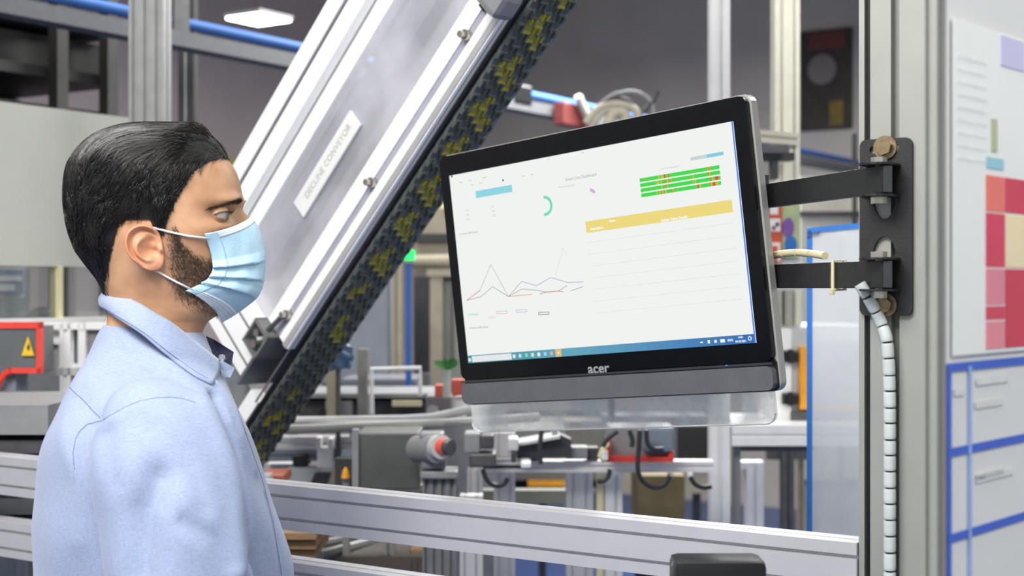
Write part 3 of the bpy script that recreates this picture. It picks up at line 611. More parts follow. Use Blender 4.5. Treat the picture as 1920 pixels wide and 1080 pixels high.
for pts, r_, m in ((((1100, 232), (1112, 214), (1130, 200), (1160, 196), (1190, 206), (1200, 235)), .014, HOSE), (((1108, 240), (1128, 212), (1156, 206), (1178, 222), (1180, 245)), .012, HOSE), (((1120, 200), (1150, 178), (1190, 172), (1220, 190), (1226, 230)), .006, GREY), (((1100, 220), (1140, 186), (1180, 190), (1215, 236)), .006, DARK), (((1206, 210), (1224, 190), (1234, 170)), .007, CABLE), (((1140, 236), (1150, 215), (1170, 214), (1172, 240)), .02, HOSE)):
    T.part('hose', MB().stube([at(x, y, 4.6) for x, y in pts], r_, 8), m, 'auto')
T.part('stand_rod', MB().cyl(at(1146, 206, 4.62), Vector((*at(1146, 206, 4.62).xy, 0)), .012), STEEL_D); T.done()

# ---- ceiling light, wall board, wall poster
T = Thing('ceiling_light', 'lit square panel lamp hanging near the dark ceiling', 'ceiling light')
lc = at(485, 36, 6.4); e1, e2 = Vector((1, 0, 0)), Vector((0, 1, 0))
T.part('housing', MB().obox(lc + UP * .012, e1, e2, UP, (.215), .215, .016), GREY_L); T.part('diffuser', MB().obox(lc, e1, e2, UP, .2, .2, .012), emis('lamp_diffuser', (255, 255, 255), 9))
T.part('cord', MB().cyl(lc + UP * .02, Vector((lc.x, lc.y, 4.2)), .005), CABLE); T.done()
a, b_ = yplane(300, 282, 6.9), yplane(470, 420, 6.9); single('yellow_board', MB().box(a.x, b_.x, 6.93, 6.99, b_.z, a.z), YELLOWB, 'pale yellow-green board on the wall behind the man\'s forehead', 'board')
T = Thing('wall_poster', 'dark wall poster with a grey disc and red heading', 'poster')
a, b_ = xplane(1498, 62, 9.16), xplane(1597, 240, 9.16)
def wp(px0, py0, px1, py1, x, th): p_, q_ = xplane(px0, py0, x), xplane(px1, py1, x); return MB().box(x, x + th, min(p_.y, q_.y), max(p_.y, q_.y), min(p_.z, q_.z), max(p_.z, q_.z))
T.part('sheet', wp(1500, 60, 1597, 240, 9.17, .02), mat('poster_dark', (46, 40, 36), .6, 0, .4, 9)); T.part('heading', wp(1515, 64, 1585, 88, 9.16, .01), mat('poster_red', (96, 48, 44), .6)); T.part('lower_print', wp(1556, 190, 1580, 234, 9.16, .01), mat('poster_ochre', (110, 92, 36), .6, 0, .5, 12))
q = xplane(1541, 130, 9.155); T.part('disc', MB().cyl(q, q + Vector((.006, 0, 0)), .1, 32), mat('poster_disc', (112, 106, 106), .6)); T.done()

# ---- machine frame posts right of centre
T = Thing('machine_stand', 'tall pale aluminium machine frame seen above and below the monitor', 'frame'); d = 3.4
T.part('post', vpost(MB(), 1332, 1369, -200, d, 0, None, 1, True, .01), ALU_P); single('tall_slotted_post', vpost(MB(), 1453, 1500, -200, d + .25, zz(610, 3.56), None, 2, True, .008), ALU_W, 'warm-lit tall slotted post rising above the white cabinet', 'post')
T.part('post', vpost(MB(), 1376, 1389, 832, d + .05, 0, .04, 1, False), ALU_D)
a, b_ = at(1369, 240, d + .02), at(1492, 274, d + .27)
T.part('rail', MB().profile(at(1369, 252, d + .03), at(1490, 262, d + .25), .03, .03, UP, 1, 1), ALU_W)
T.part('rail', MB().cbox(1369, 272, 1480, 286, d + .1, .03), STEEL_D); T.part('bracket', MB().cbox(1428, 286, 1490, 300, d + .15, .05), DARK); T.part('bracket', MB().cbox(1448, 296, 1460, 335, d + .15, .05), DARK)
T.done()
T = Thing('machine_table', 'pale machine table edge running from the tall post toward the pillar', 'table')
T.part('table_rail', MB().profile(at(1369, 815, d + .02), at(1640, 815, d + .02), .048, .05, UP, 1, 1), ALU_P); T.part('table_rail', MB().cbox(1369, 795, 1640, 800, d, .3), WHITEP)
T.part('stay', MB().cbox(1389, 836, 1530, 846, d + .12, .03), STEEL_D)
T.done()
T = Thing('table_leg_frame', 'short pale leg frame on the blue floor under the machine table', 'frame'); d = 4.2
T.part('leg', vpost(MB(), 1400, 1432, 866, d), ALU_P); T.part('cross_rail', MB().cbox(1376, 866, 1432, 880, d + .01, .04), ALU_P); T.part('leg', vpost(MB(), 1374, 1382, 880, d + .1), ALU_D); T.done()
T = Thing('dark_leg_frame', 'dark grey leg frame standing under the machine table', 'frame'); d = 4.5
T.part('leg', vpost(MB(), 1466, 1490, 840, d), STEEL_D); T.part('leg', vpost(MB(), 1496, 1508, 840, d + .1), TAN); T.part('cross_rail', MB().cbox(1440, 845, 1520, 862, d + .02, .04), STEEL_D); T.done()
T = Thing('white_cabinet', 'white cabinet door with two black hinges beside the blue-taped sheet', 'cabinet'); d = 3.5
T.part('door', MB().cbox(1448, 616, 1484, 794, d, .03), WHITEP)
T.part('side_stile', MB().cbox(1484, 616, 1518, 794, d + .01, .03), GREY_L)
for py in (668, 748):
    h_ = T.part('hinge', MB().cbox(1468, py - 11, 1497, py + 11, d - .02, .03, 0, .004), BLACKP); T.part('pin', MB().cyl(at(1482, py - 13, d - .024), at(1482, py + 13, d - .024), .006), BLACKP, under=h_)
T.part('orange_frame', MB().cbox(1500, 650, 1513, 768, d - .01, .02), ORANGE); T.part('orange_frame', MB().cbox(1513, 763, 1640, 770, d - .01, .02), ORANGE); T.part('inner_panel', MB().cbox(1513, 640, 1640, 764, d + .02, .02), GREY_L)
T.part('body', MB().cbox(1440, 612, 1650, 794, d + .06, .4), WHITEP); T.part('lower_lip', MB().cbox(1484, 772, 1518, 792, d - .015, .03), STEEL_D); T.done()
T = Thing('guide_rods', 'pair of upright polished guide rods above the white cabinet', 'rod'); d = 3.55
for px in (1459, 1478): T.part('rod', MB().cyl(at(px, 610, d - .02), at(px, 545, d - .02), .0125, 14), STEEL, 'auto')
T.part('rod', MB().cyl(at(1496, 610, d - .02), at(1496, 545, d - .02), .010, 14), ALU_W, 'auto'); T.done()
# wall chart behind the arms
T = Thing('orange_notice', 'orange notice strip with white picture squares between the mount arms', 'notice'); d = 3.55
T.part('sheet', MB().cbox(1438, 372, 1466, 492, d, .006), mat('notice_orange', (206, 88, 54), .6)); T.part('green_edge', MB().cbox(1430, 384, 1438, 492, d + .002, .006), mat('notice_green', (70, 160, 90), .6))
for r_ in ((1444, 384, 1459, 402), (1443, 410, 1463, 434), (1441, 455, 1463, 490)): T.part('picture_square', MB().cbox(*r_, d - .004, .004), WHITEP)
T.part('picture_square', MB().cbox(1447, 461, 1458, 490, d - .008, .004), mat('notice_orange2', (206, 84, 52), .6)); T.part('picture_spot', MB().cbox(1455, 417, 1461, 424, d - .008, .004), mat('spot_navy', (60, 72, 120), .6)); T.part('picture_spot', MB().cbox(1448, 424, 1454, 431, d - .008, .004), mat('spot_rust', (170, 80, 60), .6)); T.part('backing', MB().cbox(1428, 366, 1500, 611, d + .02, .03), GREY_L); T.done()
T = Thing('green_notice', 'pale green notice with a purple and a blue circle between the mount arms', 'notice')
T.part('sheet', MB().cbox(1467, 372, 1499, 482, d, .006), mat('notice_pale_green', (176, 190, 140), .6, 0, .1, 30))
for (px, py), c, n_ in (((1478, 427), (126, 82, 164), 'purple'), ((1483, 460), (40, 110, 190), 'blue')):
    q = at(px, py, d - .004); T.part('circle', MB().prism([(math.cos(t) * .0145, math.sin(t) * .0245) for t in np.linspace(0, 2 * math.pi, 25)[:-1]], RT, UP, q, FW * .003), mat('circle_' + n_, c, .6))
T.done()
T = Thing('wall_ledge', 'grey wall panel with a dark ledge line behind the mount arms', 'panel'); T.part('panel', MB().cbox(1502, 330, 1640, 900, 5.2, .05), mat('ledge_panel', (168, 166, 156), .7, 0, .04, 6)); T.part('ledge', MB().cbox(1502, 396, 1640, 402, 5.17, .05), DARK); T.part('black_bar', MB().cbox(1601, 250, 1607, 430, 5.1, .03), BLACKP); T.part('foot', MB().cbox(1502, 900, 1640, 1325, 5.22, .03), GREY); T.done()
# milky plastic sheet with blue tape edge
T = Thing('taped_plastic_sheet', 'hanging milky plastic sheet edged with blue tape beside the pillar', 'plastic sheet'); d = 2.55
T.part('sheet', MB().cbox(1514, 426, 1640, 1010, d, .004), SHEET)
T.part('tape_edge', MB().cbox(1513, 428, 1523, 1010, d - .002, .002), BLUET); T.part('tape_edge', MB().prism([(0, 0), (.125, .012), (.125, .021), (0, .009)], RT, UP, at(1513, 437, d - .004), FW * .002), BLUET)
ink_ = mat('marker_ink', (78, 88, 120), .6)
for pts in (((1514, 434), (1521, 432), (1518, 437), (1524, 438), (1519, 444), (1514, 446)), ((1519, 432), (1516, 440), (1515, 445)), ((1524, 441), (1528, 434), (1527, 443), (1533, 434), (1532, 441)), ((1532, 441), (1538, 432), (1536, 438))):
    T.part('marker_scrawl', MB().tube([at(x, y, d - .0045) for x, y in pts], .0008, 5), ink_)
T.part('weight_bar', MB().cbox(1513, 1010, 1640, 1016, d - .005, .014), ALU_P); T.part('stand', MB().cbox(1624, 440, 1640, 2120, d + .006, .03), ALU_P); T.done()
single('green_reflection', (lambda b: (b.cyl(at(1577, 441, 4.6), at(1577, 428, 4.6), .014, 14), b)[-1])(MB()), emis('reflection_green', (110, 240, 180), .9), 'small glowing piece standing for the green reflection on the plastic sheet', 'lamp')  # glowing cylinder stands in for a green light reflection on the sheet
single('reflection_post', MB().cyl(at(1577, 441, 4.6), Vector((*at(1577, 441, 4.6).xy, 0)), .011, 12), ALU_D, 'slim pole carrying the small green reflection piece', 'pole', smooth='auto')

# ---- between conveyor and monitor
T = Thing('signal_tower', 'blue signal pole topped by a glowing green lamp', 'signal light'); d = 4.1
T.part('pole', MB().cyl(at(766, 494, d), Vector((*at(766, 494, d).xy, 0)), .0085, 12), BLUE, 'auto')
T.part('lamp', MB().cyl(at(766, 488, d), at(766, 469, d), .018, 18), emis('lamp_green', (50, 245, 110), 1.8), 'auto'); T.part('lamp_side', MB().cyl(at(754, 489, d), at(754, 474, d), .006, 10), emis('lamp_green_dim', (40, 200, 80), 1.2), 'auto'); T.part('cap', MB().cyl(at(766, 469, d), at(766, 461, d), .011, 14), mat('pink_cap', (190, 140, 140), .4)); T.part('collar', MB().cyl(at(766, 494, d), at(766, 488, d), .014, 14), GREY); T.done()
single('control_cabinet', (lambda b: (b.cbox(600, 500, 729, 722, 4.6, .3, 0, .01), b.cbox(604, 722, 731, 1500, 4.62, .25), b)[-1])(MB()), GREY_B, 'bluish grey control cabinet half behind the link belt', 'cabinet')
single('dark_base_unit', MB().cbox(640, 710, 780, 775, 4.3, .25, 0, .006), mat('slate_unit', (92, 96, 104), .5), 'slate base unit under the bluish cabinet', 'unit')
single('pale_post', vpost(MB(), 735, 752, 440, 4.62), TAN, 'pale post standing just beside the blue signal pole', 'post')
T = Thing('tan_door_frame', 'tan framed machine bay with dark recess beside the monitor', 'machine'); d = 4.9
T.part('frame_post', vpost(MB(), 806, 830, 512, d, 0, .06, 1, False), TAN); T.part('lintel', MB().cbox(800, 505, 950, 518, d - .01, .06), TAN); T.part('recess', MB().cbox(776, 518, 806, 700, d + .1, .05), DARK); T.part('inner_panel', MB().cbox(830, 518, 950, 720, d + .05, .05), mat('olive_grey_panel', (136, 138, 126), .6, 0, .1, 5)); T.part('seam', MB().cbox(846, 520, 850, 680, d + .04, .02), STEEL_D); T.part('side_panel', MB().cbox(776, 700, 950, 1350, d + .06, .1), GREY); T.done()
T = Thing('ceiling_duct', 'grey duct with dark slot running behind the monitor edge', 'duct'); d = 5.0
T.part('duct', MB().cyl(at(770, 490, d), at(960, 486, d), .022, 14), TAN, 'auto'); T.part('dark_slot', MB().cbox(778, 438, 950, 452, d + .02, .05), BLACKP); T.part('upper_panel', MB().cbox(780, 340, 950, 438, d + .05, .05), TAN); T.part('lower_panel', MB().cbox(778, 452, 950, 512, d + .06, .04), TAN); T.part('strut', MB().cbox(940, 340, 950, 1440, d + .1, .04), DARK); T.done()
single('yellow_tag', MB().cbox(818, 372, 834, 392, 4.95, .02, 0, .004), mat('yellow_tag', (220, 220, 150), .5), 'small pale yellow tag beside the monitor corner', 'tag')
T = Thing('work_cell_table', 'cluttered grey work-cell table with posts behind the link belt', 'table'); d = 3.75
T.part('top', MB().cbox(520, 738, 830, 746, d, .28), GREY); T.part('apron', MB().cbox(560, 752, 800, 782, d + .05, .2), DARK); T.part('leg', vpost(MB(), 540, 556, 746, d + .1), ALU_D); T.part('leg', vpost(MB(), 786, 798, 746, d + .1), ALU_D)
T.part('bin', MB().cbox(610, 752, 660, 780, d, .05), GREY); T.part('bin', MB().cbox(735, 752, 790, 762, d - .02, .05), CREAM); T.part('slot', MB().cbox(598, 770, 612, 780, d - .01, .04), BLACKP); T.done()
single('steel_upright', vpost(MB(), 670, 689, 654, 3.65, 0, .03, 1, False), mat('worn_steel', (122, 122, 116), .5, .3, .2, 30), 'worn steel upright standing before the work-cell table', 'post')
single('tan_upright', vpost(MB(), 612, 632, 690, 3.7, 0, .03, 1, False), TAN, 'short tan upright by the edge of the link belt', 'post')
T = Thing('white_hoop_frame', 'thin white rectangular hoop on the work-cell table', 'frame'); d = 3.6
T.part('hoop', MB().tube([at(697, 776, d), at(697, 692, d), at(788, 690, d), at(788, 742, d)], .006, 8), WHITEP); T.part('foot', MB().cbox(693, 776, 701, 790, d - .005, .02), GREY); T.done()
T = Thing('green_sprig', 'tuft of green leaves in a clear holder beside the monitor', 'plant'); d = 3.3
for k in range(26):
    a = rng.uniform(-1.2, 1.2); r_ = rng.uniform(.018, .042); q = at(838, 694, d) + FW * rng.uniform(-.015, .015); tip = q + RT * math.sin(a) * r_ + UP * (abs(math.cos(a)) * r_ * .95)
    md = (q + tip) / 2 + UP * .004; sd_ = (RT * math.cos(a) - UP * math.sin(a)) * .006
    T.part('leaf', MB().add([q, md + sd_, tip, md - sd_, md + FW * .002], [(0, 1, 4), (1, 2, 4), (2, 3, 4), (3, 0, 4)]), mat('leaf_green%d' % (k % 3), ((70, 140, 70), (54, 120, 58), (104, 166, 92))[k % 3], .5) if k < 3 else MATS['leaf_green%d' % (k % 3)])
T.part('holder', MB().cyl(at(838, 694, d), at(838, 745, d), .009, 12), mat('holder_clear', (176, 184, 178), .3), 'auto'); T.done()
for px0, py0, px1, py1, l in ((815, 722, 834, 744, 'small red block under the green sprig'), (846, 712, 880, 742, 'red block half hidden by the monitor corner')): single('red_block', MB().cbox(px0, py0, px1, py1, 3.4, .05, 0, .003), mat('coral_block%d' % px0, (206, 92, 78), .5), l, 'block', 'red blocks')
T = Thing('grey_gear_box', 'grey gear box standing on the curved track', 'gear box'); T.part('case', MB().cbox(798, 742, 848, 788, 3.5, .12, 0, .006), GREY); T.part('dial', MB().cyl(at(812, 770, 3.488), at(812, 770, 3.5), .014), GREY_L); T.done()
single('white_rounded_box', MB().cbox(850, 745, 874, 788, 3.42, .06, 0, .01), WHITEP, 'white rounded box between gear box and monitor', 'box')
# curved track
T = Thing('curved_track', 'pale curved conveyor track of twin tubes behind the link belt', 'conveyor track'); d = 3.2
T.part('front_tube', MB().tube([at(500, 806, d - .05), at(600, 803, d - .02), at(700, 799, d), at(800, 795, d + .02), at(900, 790, d + .05), at(1010, 782, d + .1)], .0105, 10), TRACK, 'auto'); T.part('rear_tube', MB().tube([at(510, 790, d + .1), at(640, 788, d + .1), at(760, 786, d + .1), at(810, 783, d + .1), at(870, 770, d + .1), at(920, 762, d + .1)], .010, 10), GREY_L, 'auto')
T.part('deck', MB().cbox(510, 792, 900, 800, d + .02, .12), ALU_D); T.part('bracket', MB().cbox(655, 803, 668, 826, d, .05), GREY_L); T.part('bracket', MB().cbox(690, 801, 790, 806, d - .01, .05), CREAM); T.part('support', vpost(MB(), 700, 712, 800, d + .15), ALU_D); T.done()
# lower machine row
T = Thing('lower_conveyor', 'low grey conveyor line with brackets above the silver beam', 'conveyor'); d = 3.42
T.part('rail', MB().profile(at(500, 830, d), at(672, 828, d), .03, .05, UP, 1, 1), ALU); T.part('rail', MB().profile(at(500, 853, d), at(640, 851, d), .026, .05, UP, 1, 1), GREY_B); T.part('rail', MB().cbox(500, 870, 560, 882, d + .02, .1), GREY_L)
b = MB(); b.cbox(594, 838, 622, 878, d - .06, .05, 0, .005); b.cbox(592, 820, 602, 842, d - .06, .04, 0, .003); b.cbox(614, 822, 624, 842, d - .06, .04, 0, .003); T.part('white_fork', b, WHITEP)
T.part('black_bracket', MB().cbox(548, 852, 578, 874, d - .03, .05, 0, .004), BLACKP); T.part('white_guard', MB().cbox(540, 876, 592, 915, d - .02, .03), GREY_L); T.part('black_wedge', MB().prism([(0, 0), (.04, .0), (.05, .03), (.012, .03)], RT, UP, at(580, 912, d - .05), FW * .03), DARK); T.part('leg', vpost(MB(), 590, 603, 880, d + .02), ALU); T.part('leg', vpost(MB(), 505, 520, 880, d + .05), ALU)
T.done()
single('cardboard_carton', MB().cbox(490, 848, 546, 869, 3.56, .15), CARD, 'flat brown carton lying on the low conveyor', 'carton')
single('orange_tray', MB().cbox(488, 892, 530, 908, 3.05, .12), mat('terracotta_tray', (190, 110, 84), .6), 'terracotta tray under the flat brown carton', 'tray')
T = Thing('dark_panel_box', 'large dark grey square box hanging under the curved track', 'box'); d = 2.97
T.part('body', MB().cbox(668, 812, 786, 918, d, .14, 0, .004), mat('charcoal_sheet', (76, 78, 76), .55, 0, .18, 12)); T.part('edge_plate', MB().cbox(660, 806, 672, 914, d - .01, .03), GREY); T.part('bottom_rail', MB().cbox(672, 910, 800, 922, d + .05, .08), CREAM); T.part('leg', vpost(MB(), 720, 740, 918, d + .1), ALU_D); T.done()
T = Thing('orange_indicator', 'small orange pointed indicator beside the dark square box', 'indicator'); T.part('cone', MB().tube([at(648, 896, 3.05), at(648, 884, 3.05), at(648, 876, 3.05)], [.010, .007, .002], 10), ORANGE); T.part('backing', MB().cbox(628, 860, 664, 915, 3.1, .04), DARK); T.part('stem', MB().cbox(642, 896, 654, 1200, 3.06, .03), ALU_D); T.done()
T = Thing('drive_motor', 'grey drive motor with a red-orange end cap on a ribbed stand', 'motor'); d = 2.86
T.part('housing', MB().cyl(at(784, 842, d + .05), at(820, 842, d - .02), .028, 20), GREY, 'auto'); b = MB(); b.cbox(786, 812, 832, 834, d, .06, 0, .006); b.cbox(790, 850, 836, 880, d, .06, 0, .006); T.part('gear_case', b, mat('motor_grey', (116, 118, 120), .45)); T.part('flange', MB().cyl(at(820, 838, d - .02), at(828, 838, d - .035), .024, 20), GREY_L, 'auto'); T.part('end_cap', MB().cyl(at(828, 838, d - .035), at(838, 839, d - .05), .016, 20), mat('coral_cap', (232, 92, 70), .4), 'auto'); T.part('cap_rim', MB().cyl(at(837, 839, d - .048), at(846, 840, d - .056), .0155, 20), STEEL_D, 'auto')
T.part('stand', vpost(MB(), 792, 855, 890, d + .02, 0, .06, 4, True, .008), mat('stand_grey', (108, 110, 114), .5)); T.part('stand_cap', MB().cbox(788, 884, 858, 898, d, .09, 0, .004), GREY); T.part('fin', MB().cbox(806, 826, 818, 858, d - .025, .05), STEEL_D); T.done()

# ---- row under the monitor
T = Thing('assembly_rail', 'long pale horizontal rail on slotted legs under the monitor', 'conveyor frame'); d = 3.15
T.part('rail', MB().profile(at(905, 873, d), at(1336, 873, d), .024, .045, UP, 1, 1), ALU_P)
for a in ((876, 905, 880), (926, 966, 812), (1062, 1112, 842), (1121, 1167, 884)): T.part('leg', vpost(MB(), a[0], a[1], a[2], d + .06, 0, None, 2, True, .007), ALU if a[0] != 1121 else ALU_P)
T.part('cream_strip', MB().cbox(1119, 884, 1131, 1200, d + .055, .03), CREAM); T.part('cross_plate', MB().cbox(905, 862, 990, 882, d - .02, .04), DARK); T.part('foot_rail', MB().cbox(905, 920, 1070, 944, d + .4, .05), mat('olive_rail', (122, 124, 112), .6)); T.part('knob', MB().ball(at(1257, 890, d - .02), .007, 10), WHITEP, True); T.part('knob', MB().ball(at(1293, 891, d - .02), .008, 10), WHITEP, True); T.done()
T = Thing('dark_actuator', 'dark slab-shaped actuator lying on the rail under the monitor', 'actuator'); d = 3.1
b = MB(); b.prism([(-.058, -.024), (.058, -.018), (.058, .018), (.03, .03), (-.058, .006)], RT, UP, at(1020, 840, d - .02), FW * .06); T.part('body', b, mat('graphite_body', (52, 54, 58), .4)); T.part('top_plate', MB().obox(at(1010, 822, d), (RT + UP * .18).normalized(), FW, UP, .09, .1, .006), GREY_L); T.part('mount_block', MB().cbox(1060, 838, 1102, 861, d, .05, 0, .004), GREY); T.part('slot', MB().cbox(1100, 840, 1122, 862, d + .02, .05), DARK); T.part('foot', MB().cbox(990, 858, 1010, 864, d, .05), STEEL_D); T.done()
T = Thing('red_framed_unit', 'grey unit framed by a red bracket on the pale rail', 'machine unit'); d = 3.08
T.part('body', MB().cbox(1140, 800, 1264, 858, d + .02, .1, 0, .005), GREY); T.part('motor', MB().cbox(1206, 800, 1262, 848, d - .03, .06, 0, .008), mat('blue_grey_motor', (118, 128, 140), .45))
for r_ in ((1136, 822, 1144, 866), (1136, 857, 1262, 866), (1254, 846, 1263, 866)): T.part('red_bracket', MB().cbox(*r_, d - .02, .03), RED)
T.part('yellow_tube', MB().tube([at(1140, 832, d - .03), at(1130, 842, d - .04), at(1124, 855, d - .04), at(1134, 866, d - .04)], .005, 8), CREAM); T.part('clip', MB().cbox(1128, 846, 1140, 862, d - .05, .02), WHITEP); T.done()
T = Thing('looped_cables', 'black cables looping down below the red-framed unit', 'cable'); d = 3.0
for pts in (((1200, 806), (1198, 840), (1196, 880), (1206, 902), (1226, 914), (1246, 908), (1256, 892)), ((1212, 806), (1214, 830), (1226, 842), (1244, 842)), ((1158, 808), (1140, 822), (1130, 838)), ((1144, 880), (1140, 894), (1130, 902), (1120, 902)), ((1294, 894), (1304, 908), (1320, 914), (1334, 912)), ((905, 880), (912, 898), (926, 910), (944, 908), (952, 896)), ((1016, 806), (1012, 840), (1014, 870)), ((1180, 806), (1186, 826), (1184, 838))):
    T.part('cable', MB().stube([at(x, y, d) for x, y in pts], .0052, 8), CABLE, 'auto')
T.done()
T = Thing('rail_motors', 'row of dark clamps and small motors left of the actuator', 'motor'); d = 2.98
for r_, m in (((870, 812, 900, 850), GREY), ((900, 816, 926, 842), DARK), ((952, 822, 972, 846), GREY_L), ((880, 850, 930, 876), STEEL_D), ((958, 846, 968, 868), DARK), ((976, 866, 996, 878), WHITEP)): T.part('clamp', MB().cbox(*r_, d, .07, 0, .005), m)
T.done()
single('upper_machine_body', MB().cbox(900, 806, 1060, 822, 3.3, .2), mat('olive_grey_body', (126, 128, 120), .55), 'olive grey machine body just below the acrylic sheet', 'machine')
T = Thing('far_machine_row', 'dim far machine row with grey and blue covers behind the rail', 'machine'); d = 5.7
for r_, m in (((600, 770, 900, 900), mat('far_grey', (112, 114, 112), .6)), ((900, 790, 1130, 900), mat('far_taupe', (104, 100, 92), .6)), ((1130, 780, 1330, 880), mat('far_slate', (92, 96, 100), .6)), ((990, 902, 1060, 912), ORANGE), ((1060, 896, 1100, 980), GREY_L), ((1160, 880, 1330, 925), TAN), ((1270, 800, 1330, 880), CREST), ((1290, 800, 1300, 880), GREY)): T.part('cover', MB().cbox(*r_, d - .02 * rng.random(), .2), m)
T.part('back_sheet', MB().cbox(600, 770, 1330, 915, d + .2, .03), CREST)
for px in (620, 790, 1010, 1300): T.part('leg', vpost(MB(), px, px + 14, 860, d + .1, 0, .04, 1, False), DARK)
T.part('cross_bar', MB().cbox(600, 985, 1010, 1000, d + .1, .03), CREST); T.done()
single('brown_carton', MB().cbox(1196, 892, 1284, 980, 4.4, .25), mat('olive_brown_carton', (104, 92, 62), .75, 0, .25, 12), 'olive-brown carton behind the looped cables', 'carton')
single('carton_stand', MB().cbox(1200, 980, 1280, 1460, 4.42, .2), CREST, 'dark stand under the olive-brown carton', 'stand')
# ---- below the beam
T = Thing('wooden_pallet', 'wooden pallet boards on a low rack under the silver beam', 'pallet'); d = 2.72
for k, (p0, p1) in enumerate(((1000, 1012), (1015, 1030), (1033, 1046))): T.part('board', MB().cbox(505, p0, 592, p1, d + .02 * k, .2), WOOD)
T.part('rack_leg', vpost(MB(), 530, 545, 1046, d + .05), ALU_D); T.done()
T = Thing('floor_conveyor', 'low dark floor conveyor with slanted grey rails below the beam', 'conveyor'); d = 3.0
T.part('rail', MB().tube([at(598, 1042, d), at(730, 1008, d + .3)], .012, 8), ALU_D); T.part('rail', MB().tube([at(598, 1020, d + .1), at(720, 1000, d + .4)], .010, 8), ALU_D); T.part('deck', MB().cbox(600, 1044, 830, 1075, d + .05, .3), mat('dark_deck', (74, 66, 58), .6)); T.part('deck_edge', MB().cbox(770, 1030, 850, 1046, d + .1, .2), WOOD); T.part('leg', vpost(MB(), 640, 655, 1075, d + .1), ALU_D); T.part('leg', vpost(MB(), 770, 785, 1050, d + .05), ALU_D); T.done()
single('slotted_leg', vpost(MB(), 862, 905, 930, 2.8, 0, None, 2, True, .007), ALU, 'slotted leg showing below the beam under the motor stand', 'post')
T = Thing('blue_bag', 'crumpled blue bag hanging behind the lower part of the link belt', 'bag'); b = MB(); c = at(634, 668, 3.37)
b.ball(c, .034, 14, 0, .9)
b.v = [tuple(Vector(p) + (Vector(p) - c).normalized() * (.006 * math.sin(p[0] * 190) * math.cos(p[2] * 160) + .004 * math.sin(p[1] * 260))) for p in b.v]
T.part('sack', b, mat('navy_bag_plastic', (62, 88, 122), .5, 0, .3, 60)); T.part('hook_rod', MB().cyl(c, Vector((c.x, c.y, 0)), .006), STEEL_D); T.done()

# ================================================================ the man
DM = 1.75; PX0 = 290.0
HO = at(PX0, 540, DM); HO = np.array((HO.x, HO.y, 0.0))
HF = np.array(RT * .995 + FW * .096); HL = np.cross((0, 0, 1), HF); HU = np.array((0, 0, 1.0))
HM = np.stack([HF, HL, HU], 1)
def hw(p): return np.asarray(p) @ HM.T + HO                       # head space -> world
K0 = (PX0 - 960) / FPX * DM
def loc(px, py, y):
    k = (px - 960) / FPX; x = (k * (DM + .995 * y) - K0 + .096 * y) / (.995 - .096 * k); d = DM + .096 * x + .995 * y
    return np.array((x, y, 1.5 + (540 - py) / FPX * d))
def pch(xs, ys, q):
    """smooth monotone-ish interpolation; xs ascending"""
    xs, ys, q = np.asarray(xs, float), np.asarray(ys, float), np.asarray(q, float)
    h = np.diff(xs); dl = np.diff(ys) / h; m = np.zeros_like(ys); m[1:-1] = np.where(dl[:-1] * dl[1:] > 0, 2 * dl[:-1] * dl[1:] / (dl[:-1] + dl[1:] + 1e-12), 0); m[0], m[-1] = dl[0], dl[-1]
    i = np.clip(np.searchsorted(xs, q) - 1, 0, len(h) - 1); t = np.clip((q - xs[i]) / h[i], 0, 1)
    return (2 * t ** 3 - 3 * t * t + 1) * ys[i] + (t ** 3 - 2 * t * t + t) * h[i] * m[i] + (-2 * t ** 3 + 3 * t * t) * ys[i + 1] + (t ** 3 - t * t) * h[i] * m[i + 1]
HT = np.array([  # z, front x, back x, half width, taper to the front
    (.88, .085, -.095, .140, 0), (1.00, .09, -.095, .135, 0), (1.15, .10, -.105, .150, 0), (1.27, .09, -.105, .160, 0), (1.33, .070, -.095, .145, 0), (1.365, .058, -.080, .100, 0), (1.395, .054, -.068, .066, 0),
    (1.42, .054, -.062, .0575, 0), (1.445, .057, -.0580, .0545, .02), (1.458, .063, -.0560, .0540, .05), (1.466, .074, -.0555, .0545, .10), (1.474, .086, -.0555, .0555, .16), (1.484, .094, -.057, .0575, .22), (1.497, .097, -.060, .0615, .26),
    (1.515, .0985, -.066, .0660, .26), (1.535, .0985, -.076, .0695, .22), (1.555, .0985, -.085, .0720, .18), (1.575, .0995, -.0915, .0735, .15), (1.592, .1005, -.0945, .0745, .13), (1.607, .1050, -.0960, .0752, .12), (1.622, .1035, -.0960, .0750, .11),
    (1.640, .0985, -.094, .0735, .09), (1.653, .0910, -.088, .0690, .07), (1.666, .0780, -.078, .0610, .05), (1.676, .0620, -.066, .0510, .03), (1.684, .0430, -.049, .0375, 0), (1.6885, .0230, -.030, .0215, 0), (1.6905, .002, -.008, .004, 0)])
